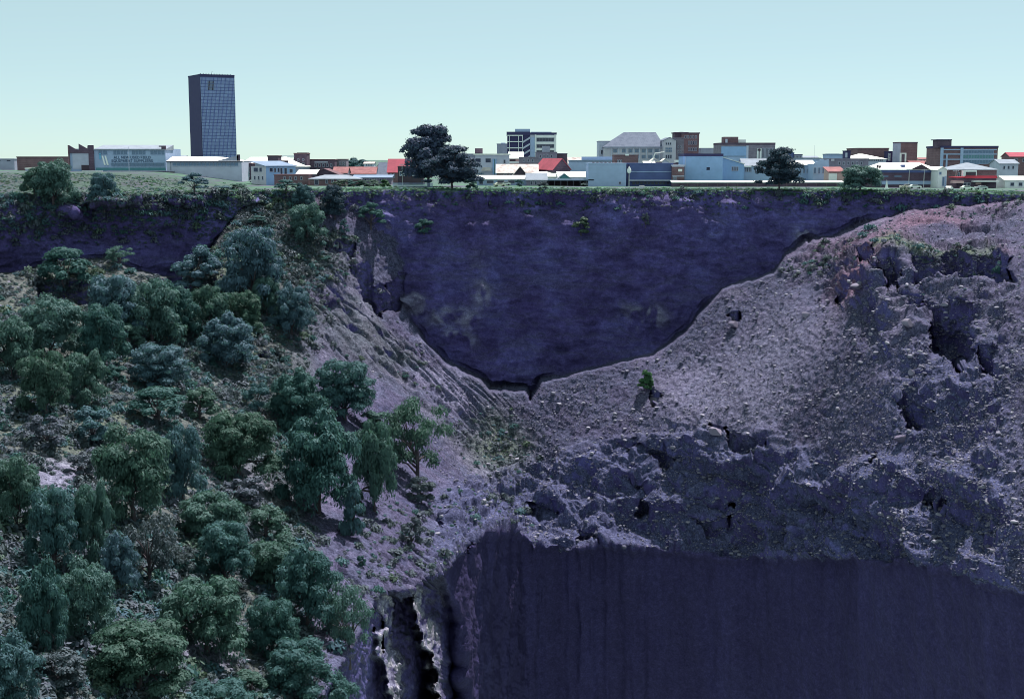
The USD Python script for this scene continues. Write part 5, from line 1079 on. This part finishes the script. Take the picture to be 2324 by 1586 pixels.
b = Bd("distant_hotel", "dark stepped building far behind the lone rim tree", 1773, 1801, 900, 14).wall(348, "navy").flat("navy", .5); b.top("roof_house", 1782, 1793, 343.5, "navy", 2, 6)
b = Bd("distant_hotel_wing", "pale windowed wing right of the dark stepped building", 1800, 1820, 900, 12).wall(352, "concrete").flat("darkcon", .5); b.win(1802, 1818, 354, 359, 5, 1, fx=.55)
b = Bd("blue_grey_block", "blue-grey flat block behind the shaped gable", 1880, 1911, 620, 12).wall(352, "bluegrey").flat("bluroof", .5); b.top("roof_step", 1880, 1905, 349, "bluegrey", 2, 6)
b = Bd("square_chimney_block", "narrow dark block like a chimney left of the white dome roof", 1917, 1929, 600, 5).wall(343.5, "darkcon").flat("darkcon", .3); b.slab("pale_face", 1918.5, 1923, 347, 358, "pale", .1)
b = Bd("weathered_block", "rough weathered purple-grey building left of the white-roofed warehouse", 1882, 1970, 560, 16).wall(362, "purple").flat("purple", .4); b.slab("vent", 1886, 1893, 361, 366, "cream", .4); b.win(1900, 1960, 368, 374, 6, 1, fx=.3)
b = Bd("cream_shop", "little shop with red tiled hood and glaring cream wall", 1881, 1917, 500, 8); b.wm = "pink"; b.wall(391, "pink").shed("tile", 380.5); b.slab("cream_wall", 1881, 1899, 394, 410, "lwhite", .2); b.slab("hood_edge", 1881, 1917, 389.5, 392, "brick", .5)
b = Bd("brick_theatre", "big plain brick box behind the white curved roof", 1946.5, 2015, 680, 24).wall(338.5, "brick").flat("brownroof", .5)
b = Bd("white_curved_hall", "hall with shallow bright white roof and a row of small windows", 1930, 2010, 640, 20); b.wall(361, "pale").hip("wroof", 349.5, 6, ins_r=9); b.win(1962, 2004, 361.5, 366, 10, 1, fx=.6)
b = Bd("brick_tower", "tall brick tower with white-framed tall window", 2042, 2079.5, 660, rot=12, u0=2024); b.wall(325.5, "brick").flat("darkbrick", .6, .1); b.part("grey_side", box(-.06, .1, .05, b.D - .05, -.4, b.h), "concrete")
b.slab("tall_frame", 2042.5, 2045, 347.5, 368, "white", .2); b.slab("tall_frame", 2053.5, 2056, 347.5, 368, "white", .2); b.slab("tall_frame", 2045, 2053.5, 347.5, 350, "white", .2); b.slab("red_panel", 2045, 2053.5, 350, 368, "darkbrick", .08)
b = Bd("tower_link", "narrow link with white window strip beside the tall brick tower", 2015, 2026, 670, 8).wall(345, "darkcon").flat("darkcon", .3); b.win(2017, 2019.5, 348, 365, 1, 5, "bglass", "white", fy=.6)
b = Bd("white_roofed_warehouse", "dark brick warehouse under a wide white roof near the rim", 1988, 2129, 478, 20); b.wall(385, "darkbrick"); b.hip("wroof", 369, 4.0, ins_r=4); b.slab("eaves_band", 1988, 2129, 386, 392, "navy", .3); b.slab("plinth", 1988, 2129, 411, 419, "bluegrey", .2)
b.win(2004, 2016, 399, 402, 1, 1, "bglass", None); b.win(2030, 2046, 399, 402, 1, 1, "bglass", None)
A, C_, D_ = b.face(2066, 385.5), b.face(2110, 385.5), b.face(2090, 374)
v = np.array([[A[0], -.6, A[1]], [C_[0], -.6, C_[1]], [D_[0], -.6, D_[1]], [A[0], 6, A[1]], [C_[0], 6, C_[1]], [D_[0], 9, D_[1]]]); b.part("dormer_gable", (v[:3], np.array([[0, 1, 2]])), "timber"); b.part("dormer_roof", (v + [0, -.1, .12], np.array([[0, 2, 5], [0, 5, 3], [1, 4, 5], [1, 5, 2]])), "wroof")
b.top("roof_vent", 2047, 2054, 374, "navy", 3, 2.0); b.slab("roof_stack", 1993, 1996, 375, 381, "timber", -1.0, dep=2); b.slab("roof_stack", 1998.5, 2001, 376, 381, "timber", -1.0, dep=2)
b = Bd("white_gable_end", "slim white gabled house at the right end of the dark warehouse", 2129, 2149, 470, 12).wall(386, "white").gable("wroof", 379.5, "white", "y", o=.3); b.win(2132, 2136, 391, 396, 1, 1, "bglass"); b.win(2139, 2142, 402, 422, 1, 1, "bglass", name="door"); b.slab("strip", 2144.5, 2146.5, 400, 426, "bluegrey", .2)
b = Bd("pink_roofed_row", "far row with flat pink roof between tower and glass block", 2080, 2136, 640, 14); b.wm = "pink"; b.wall(379, "pink").shed("tile", 366.5); b.slab("flue", 2099, 2101, 367, 376, "timber", .4); b.slab("flue", 2105, 2107, 369, 376, "timber", .4)
b = Bd("glass_block", "brick and blue-glass block with square tank tower at the right edge", 2134, 2262, 560, 20); b.wall(336, "brick").flat("darkcon", .8, .2)
for v_ in (339, 349, 361):
    b.slab("floor_band", 2137, 2262, v_, v_ + 2.4, "bluegrey", .3)
b.slab("column", 2135, 2139, 336, 384, "bluegrey", .4); b.slab("column", 2180, 2184, 336, 384, "bluegrey", .4); b.slab("column", 2147, 2149, 351, 384, "bluegrey", .35)
for v_ in (342, 352, 364):
    b.win(2185, 2255, v_, v_ + 8, 11, 1, "bglass" if v_ != 352 else "tealglass", "bluegrey", fx=.85)
b.top("tank_tower", 2129.5, 2160, 317.5, "darkbrick", .8, 7); b.slab("tank_cap", 2127, 2161.5, 316.5, 318.5, "darkcon", -.4, dep=8.4)
b = Bd("hip_roofed_shop", "brick shop with pale hipped roof at the right edge", 2158, 2262, 490, 16); b.wall(385, "brick").hip("groof", 369.5, 8); b.win(2172, 2196, 392, 402, 3, 1, fx=.4)
b = Bd("filling_station", "filling station with red awnings and white canopy at the right edge", 2172, 2262, 468, 8); b.wall(404, "darkbrick").flat("red", .4, .2); b.slab("sign_board", 2186, 2216, 387, 400, "white", .2, dep=1.5); b.slab("sign_face", 2192, 2214, 390.5, 399, "timber", .3)
b.slab("fascia", 2190, 2262, 399, 405, "red", .4); b.slab("canopy", 2204, 2262, 410.5, 413, "white", 2.4); b.slab("awning", 2157, 2182, 411, 416, "pink", 2.6); b.slab("notice", 2214, 2226, 415, 419, "pink", .3); b.win(2186, 2202, 415, 424, 2, 1, fx=.7); b.slab("doorway", 2232, 2240, 414, 427, "timber", .2)
# --- the long low wall-like shed before the villas
b = Bd("long_low_shed", "very long low brown shed with narrow white roof behind the rim grass", 1527, 1916, 489, 4.0); b.wm = "darkbrick"; b.wall(415, "darkbrick").shed("wroof", 411.5); b.slab("door", 1541, 1545, 416, 424, "timber", .1)
for k_ in range(16):
    u_ = 1560 + k_ * 22.5; b.slab("pier", u_, u_ + 1.2, 415.5, 426, "brick", .18)
for label, u0_, u1_, v_ in (("longest low white wall on the rim grass, under the long low shed", 1561, 1600, 428), ("low white wall on the rim grass before the plain pale cube", 1346, 1370, 427), ("short low white wall right of the one before the pale cube", 1404, 1418, 426.5)):
    t_ = Bd("low_white_wall", label, u0_, u1_, 456, .35, cat_="wall"); t_.part("wall", box(0, t_.W, 0, .35, -.3, .55), "white"); t_.part("coping", box(-.05, t_.W + .05, -.05, .4, .55, .63), "lwhite")
b = Bd("white_kiosk", "small cream box standing on the grass before the navy building", 1452, 1463, 458, 1.6, cat_="box"); b.part("body", box(0, b.W, 0, 1.6, -.3, 1.0), "cream"); b.part("lid", box(-.06, b.W + .06, -.06, 1.66, 1.0, 1.12), "lwhite")

for label, u0_, u1_, vt_, Y_, wm_, rf_ in (("plain pale house just past the glass block, cut by the right edge", 2268, 2310, 372, 520, "pale", "groof"), ("brick house behind the pale one at the right edge", 2290, 2360, 356, 640, "brick", "redroof"), ("low white shed on the rim at the far right edge", 2282, 2350, 410, 470, "white", "wroof")):
    b = Bd("town_house", label, u0_, u1_, Y_, 11).wall(vt_, wm_).gable(rf_, vt_ - 9, wm_); b.win(u0_ + 6, u1_ - 6, vt_ + 5, vt_ + 12, 3, 1, fx=.4)
# fill of the town further back, each roof its own house
for label, u0_, u1_, vt_, Y_, wm_, rf_ in (
    ("low grey far house showing left of the brick warehouse, at the left edge", -40, 34, 362, 640, "concrete", None), ("little pale far house in the gap left of the office tower's shed", 392, 420, 357.5, 900, "pale", "groof"),
    ("small far house with rusty roof left of the grey slate slope", 826, 848, 372, 760, "pale", "rust"), ("brown far house in the gap right of the tall tree", 1262, 1292, 366, 800, "brick", None),
    ("pale far house between weathered block and blue-green hall", 1300, 1345, 361.5, 860, "cream", "rust"), ("grey far house under the large hall's left wing", 1330, 1360, 358, 880, "concrete", None),
    ("bluish far house in the gap right of the brick flats", 1584, 1600, 349, 820, "bluegrey", None), ("brown far house right of the ribbed window front", 1756, 1776, 357, 850, "brick", "brownroof"),
    ("pale far house right of the distant hotel wing", 1822, 1856, 358.5, 900, "pale", "groof"), ("small white far house left of the narrow chimney-like block", 1905, 1918, 356, 760, "white", None),
    ("pinkish far house seen between tower and tank tower", 2084, 2112, 362, 900, "pink", "tile"), ("low pale far house at the right edge behind the brick one", 2296, 2344, 351, 820, "pale", None)):
    b = Bd("far_house", label, u0_, u1_, Y_, 12, group="far houses of the town").wall(vt_, wm_)
    b.gable(rf_, vt_ - 3.5, wm_) if rf_ else b.flat("concrete", .4)
    b.win(u0_ + 3, u1_ - 3, vt_ + 1.5, vt_ + 4.5, 3, 1, fx=.4)
# ------------------------------------------------------------------ garden fence and hedge, poles, cars
t_ = thing("picket_fence", "pale picket fence along the garden left of the tallest tree", "fence", (0, 0, 0))
pA, pB = at(892, 420, 482.0), at(982, 421, 478.0)
zA = float(plain_z(pA[:1], pA[1:2])[0])
nP = 46
for i in range(nP):
    x_, y_ = pA[0] + (pB[0] - pA[0]) * i / (nP - 1), pA[1] + (pB[1] - pA[1]) * i / (nP - 1)
    obj("picket", box(x_ - .08, x_ + .08, y_ - .03, y_ + .03, zA - .2, zA + 1.5), X["bluegrey"], t_)
for z_ in (.5, 1.2):
    obj("rail", box(pA[0], pB[0], (pA[1] + pB[1]) / 2 + .05, (pA[1] + pB[1]) / 2 + .12, zA + z_, zA + z_ + .1), X["pale"], t_)
for i, (u_, v_, w_, h_, fm, lb) in enumerate([(772, 424, 40, 16, "pale0", "pale flowering bush at the left end of the garden hedge"), (802, 424, 34, 15, "bush0", "green bush second in the garden hedge"), (826, 424, 30, 16, "bush1", "dark bush in the middle of the garden hedge"), (848, 424, 34, 16, "pale0", "yellowish bush near the right end of the garden hedge"), (872, 424, 30, 17, "cone0", "tall green bush at the right end of the garden hedge"),
        (500, 411, 52, 16, "bush0", "dark bush at the left under the vaulted shed"), (538, 412, 44, 16, "bush1", "dark bush at the right under the vaulted shed"), (1590, 411, 44, 22, "greybush0", "bluish bush against the big light-blue cube"), (1700, 409, 44, 16, "bush0", "bush along the front of the grey-roofed villa")]):
    plant(fm, "shrub", lb, u_, v_, w_, h_, None, "shrub")

def pole(name, label, u, v0, v1, Y, r=.11, head=None, cat_="pole"):
    d0 = ray_dir(u, v0); g_ = float(plain_z(np.array([d0[0] * Y]), np.array([Y]))[0]); h_ = CAM_Z + ray_dir(u, v1)[2] * Y - g_
    t = thing(name, label, cat_, (d0[0] * Y, Y, g_ - .3))
    obj("shaft", tube([[0, 0, 0], [0, 0, h_ + .3]], [r, r * .7], 8), X["metal" if head else "pale"], t)
    if head == "lamp":
        obj("lamp_head", trimesh.util.concatenate([trimesh.creation.icosphere(2, .75)]).apply_scale([1, 1, 1.35]).apply_translation([0, 0, h_ - .6]), X["lwhite"], t)
        obj("cap", trimesh.creation.cone(.5, .9).apply_translation([0, 0, h_ + .2]), X["white"], t)
    elif head == "arm":
        obj("crossarm", box(-1.0, 1.0, -.06, .06, h_ - .2, h_ - .05), X["pale"], t)
        for x_ in (-.8, 0, .8):
            obj("insulator", tube([[x_, 0, h_ - .05], [x_, 0, h_ + .15]], .06, 6), X["white"], t)
    return t
pole("lamp_post", "lamp post with bulky white head before the navy building", 1427.5, 420, 382, 488, .12, "lamp", "street lamp")
pole("flag_pole", "tall thin pole before the lettering of the showroom", 293.5, 398, 333, 545, .10)
pole("utility_pole", "left of two pale poles before the dark warehouse", 2062, 428, 382, 470, .10, "arm", "utility pole")
pole("utility_pole", "right of two pale poles before the dark warehouse", 2096, 428, 384, 470, .10, "arm", "utility pole")
pole("utility_pole", "thin pole beside the dark boarded annex", 913, 422, 372, 500, .09, "arm", "utility pole")
pole("utility_pole", "thin pole at the corner of the brick shop at the right edge", 2168, 430, 386, 470, .09, "arm", "utility pole")
pole("radio_mast", "hair-thin mast rising behind the lone rim tree", 1848, 362, 330, 900, .10)
pole("utility_pole", "short pole with a white cap beside the teal-gabled shed", 1270, 412, 391, 512, .09, "arm", "utility pole")
t_ = thing("crane", "slanted white crane jib above the roof of the navy building", "crane", at(1477, 376, 580.0))
jx = 580 / FF
obj("mast", tube([[0, 0, -10], [0, 0, 0], [9 * jx, 0, 27 * jx]], .20, 6), X["lwhite"], t_)
obj("jib", tube([[8.5 * jx, 0, 27 * jx], [30 * jx, 0, 30 * jx]], .16, 6), X["lwhite"], t_)
obj("hook_cable", tube([[28 * jx, 0, 30 * jx], [28 * jx, 0, 24 * jx]], .05, 5), X["dkmetal"], t_)

def extrude_y(poly, y0, y1):
    m = trimesh.creation.extrude_polygon(shapely.Polygon(poly), y1 - y0, engine="earcut")
    v = np.array(m.vertices); return np.stack([v[:, 0], y0 + v[:, 2], v[:, 1]], -1), np.array(m.faces)[:, ::-1]
def make_car(path, body):
    stage.CreateClassPrim(path)
    obj("body", extrude_y([(-2.1, .35), (2.1, .35), (2.15, .75), (1.95, .92), (.95, .98), (.45, 1.42), (-1.05, 1.44), (-1.6, 1.0), (-2.1, .93)], -.82, .82), body, path)
    obj("side_window", cat([extrude_y([(.78, .99), (.38, 1.36), (-.98, 1.37), (-1.38, 1.0)], y_, y_ + .02) for y_ in (-.84, .82)]), X["glass"], path)
    obj("windscreen", (np.array([[.97, -.7, 1.0], [.97, .7, 1.0], [.49, .62, 1.39], [.49, -.62, 1.39]]), np.array([[0, 1, 2], [0, 2, 3]])), X["glass"], path)
    for x_ in (-1.3, 1.3):
        for y_ in (-.78, .78):
            obj("wheel", trimesh.creation.cylinder(.32, .2, sections=14).apply_transform(trimesh.transformations.rotation_matrix(math.pi / 2, [1, 0, 0])).apply_translation([x_, y_, .32]), X["tyre"], path)
    for x_, mt in ((2.12, "lwhite"), (-2.12, "red")):
        for y_ in (-.6, .6):
            obj("headlight" if x_ > 0 else "tail_light", box(x_ - .05, x_ + .05, y_ - .13, y_ + .13, .62, .78), X[mt], path)
def car_paint(name, col):
    return M(name, {"p": ("principled_bsdf", {"base_color": col, "roughness": 0.35, "coat_weight": 0.5, "coat_roughness": 0.08})}, [])
CARS = {}
for nm, col in (("white", (0.78, 0.78, 0.76)), ("cream", (0.62, 0.58, 0.45)), ("dark", (0.06, 0.07, 0.12)), ("silver", (0.45, 0.47, 0.50))):
    make_car("/World/Looks/" + nm + "_car_form", car_paint(nm + "_car_paint", col)); CARS[nm] = "/World/Looks/" + nm + "_car_form"
for k_, u_, v_, rot, lb in [
    ("white", 478, 410.5, 5, "white car at the right of the flat-topped thorn tree"), ("white", 577, 415.5, -8, "white car before the two-storey house"),
    ("cream", 1134, 423.5, 20, "cream car on the grass before the long bungalow"), ("white", 1146, 421.5, 190, "white car behind the cream one at the long bungalow"), ("white", 1216, 421.5, 10, "white car before the grey-roofed house"),
    ("silver", 1257, 421, 8, "silver car at the left under the dark carport"), ("dark", 1276, 420.5, 170, "dark car in the middle of the dark carport"), ("white", 1310, 420, 30, "white car at the right under the dark carport"),
    ("white", 1331, 422.5, 0, "white car between the carport and the pale cube"), ("white", 1361, 422.5, 160, "white car before the left half of the pale cube"), ("silver", 1389, 422, 185, "silver car before the right half of the pale cube"),
    ("dark", 1450, 420, 0, "dark car under the canopy of the navy building"), ("white", 1513, 422, 5, "white car at the right end of the navy building"),
    ("white", 2076, 428.5, 4, "white car before the right pole of the dark warehouse"), ("cream", 2056, 428, 178, "cream car before the left pole of the dark warehouse"), ("white", 2154, 432.5, 60, "white car seen end-on beside the slim white gable"),
    ("white", 2194, 431.5, 8, "white car before the filling station"), ("silver", 2226, 431, 186, "silver car at the right edge beside the filling station")]:
    p = ground_at(u_, v_); copy_of(CARS[k_], "parked_car", lb, "car", (p[0], p[1], p[2] + .02), rot, (1, 1, 1), "cars parked along the rim")
p = ground_at(2009 + 3, 431)
t_ = thing("white_obelisk", "small white pillar on the rim grass before the dark warehouse", "pillar", p)
obj("base", box(-.7, .7, -.7, .7, -.2, .4), X["white"], t_)
obj("shaft", (np.array([[-.45, -.45, .4], [.45, -.45, .4], [.45, .45, .4], [-.45, .45, .4], [0, 0, 3.4]]), np.array([[0, 2, 1], [0, 3, 2], [0, 1, 4], [1, 2, 4], [2, 3, 4], [3, 0, 4]])), X["lwhite"], t_)
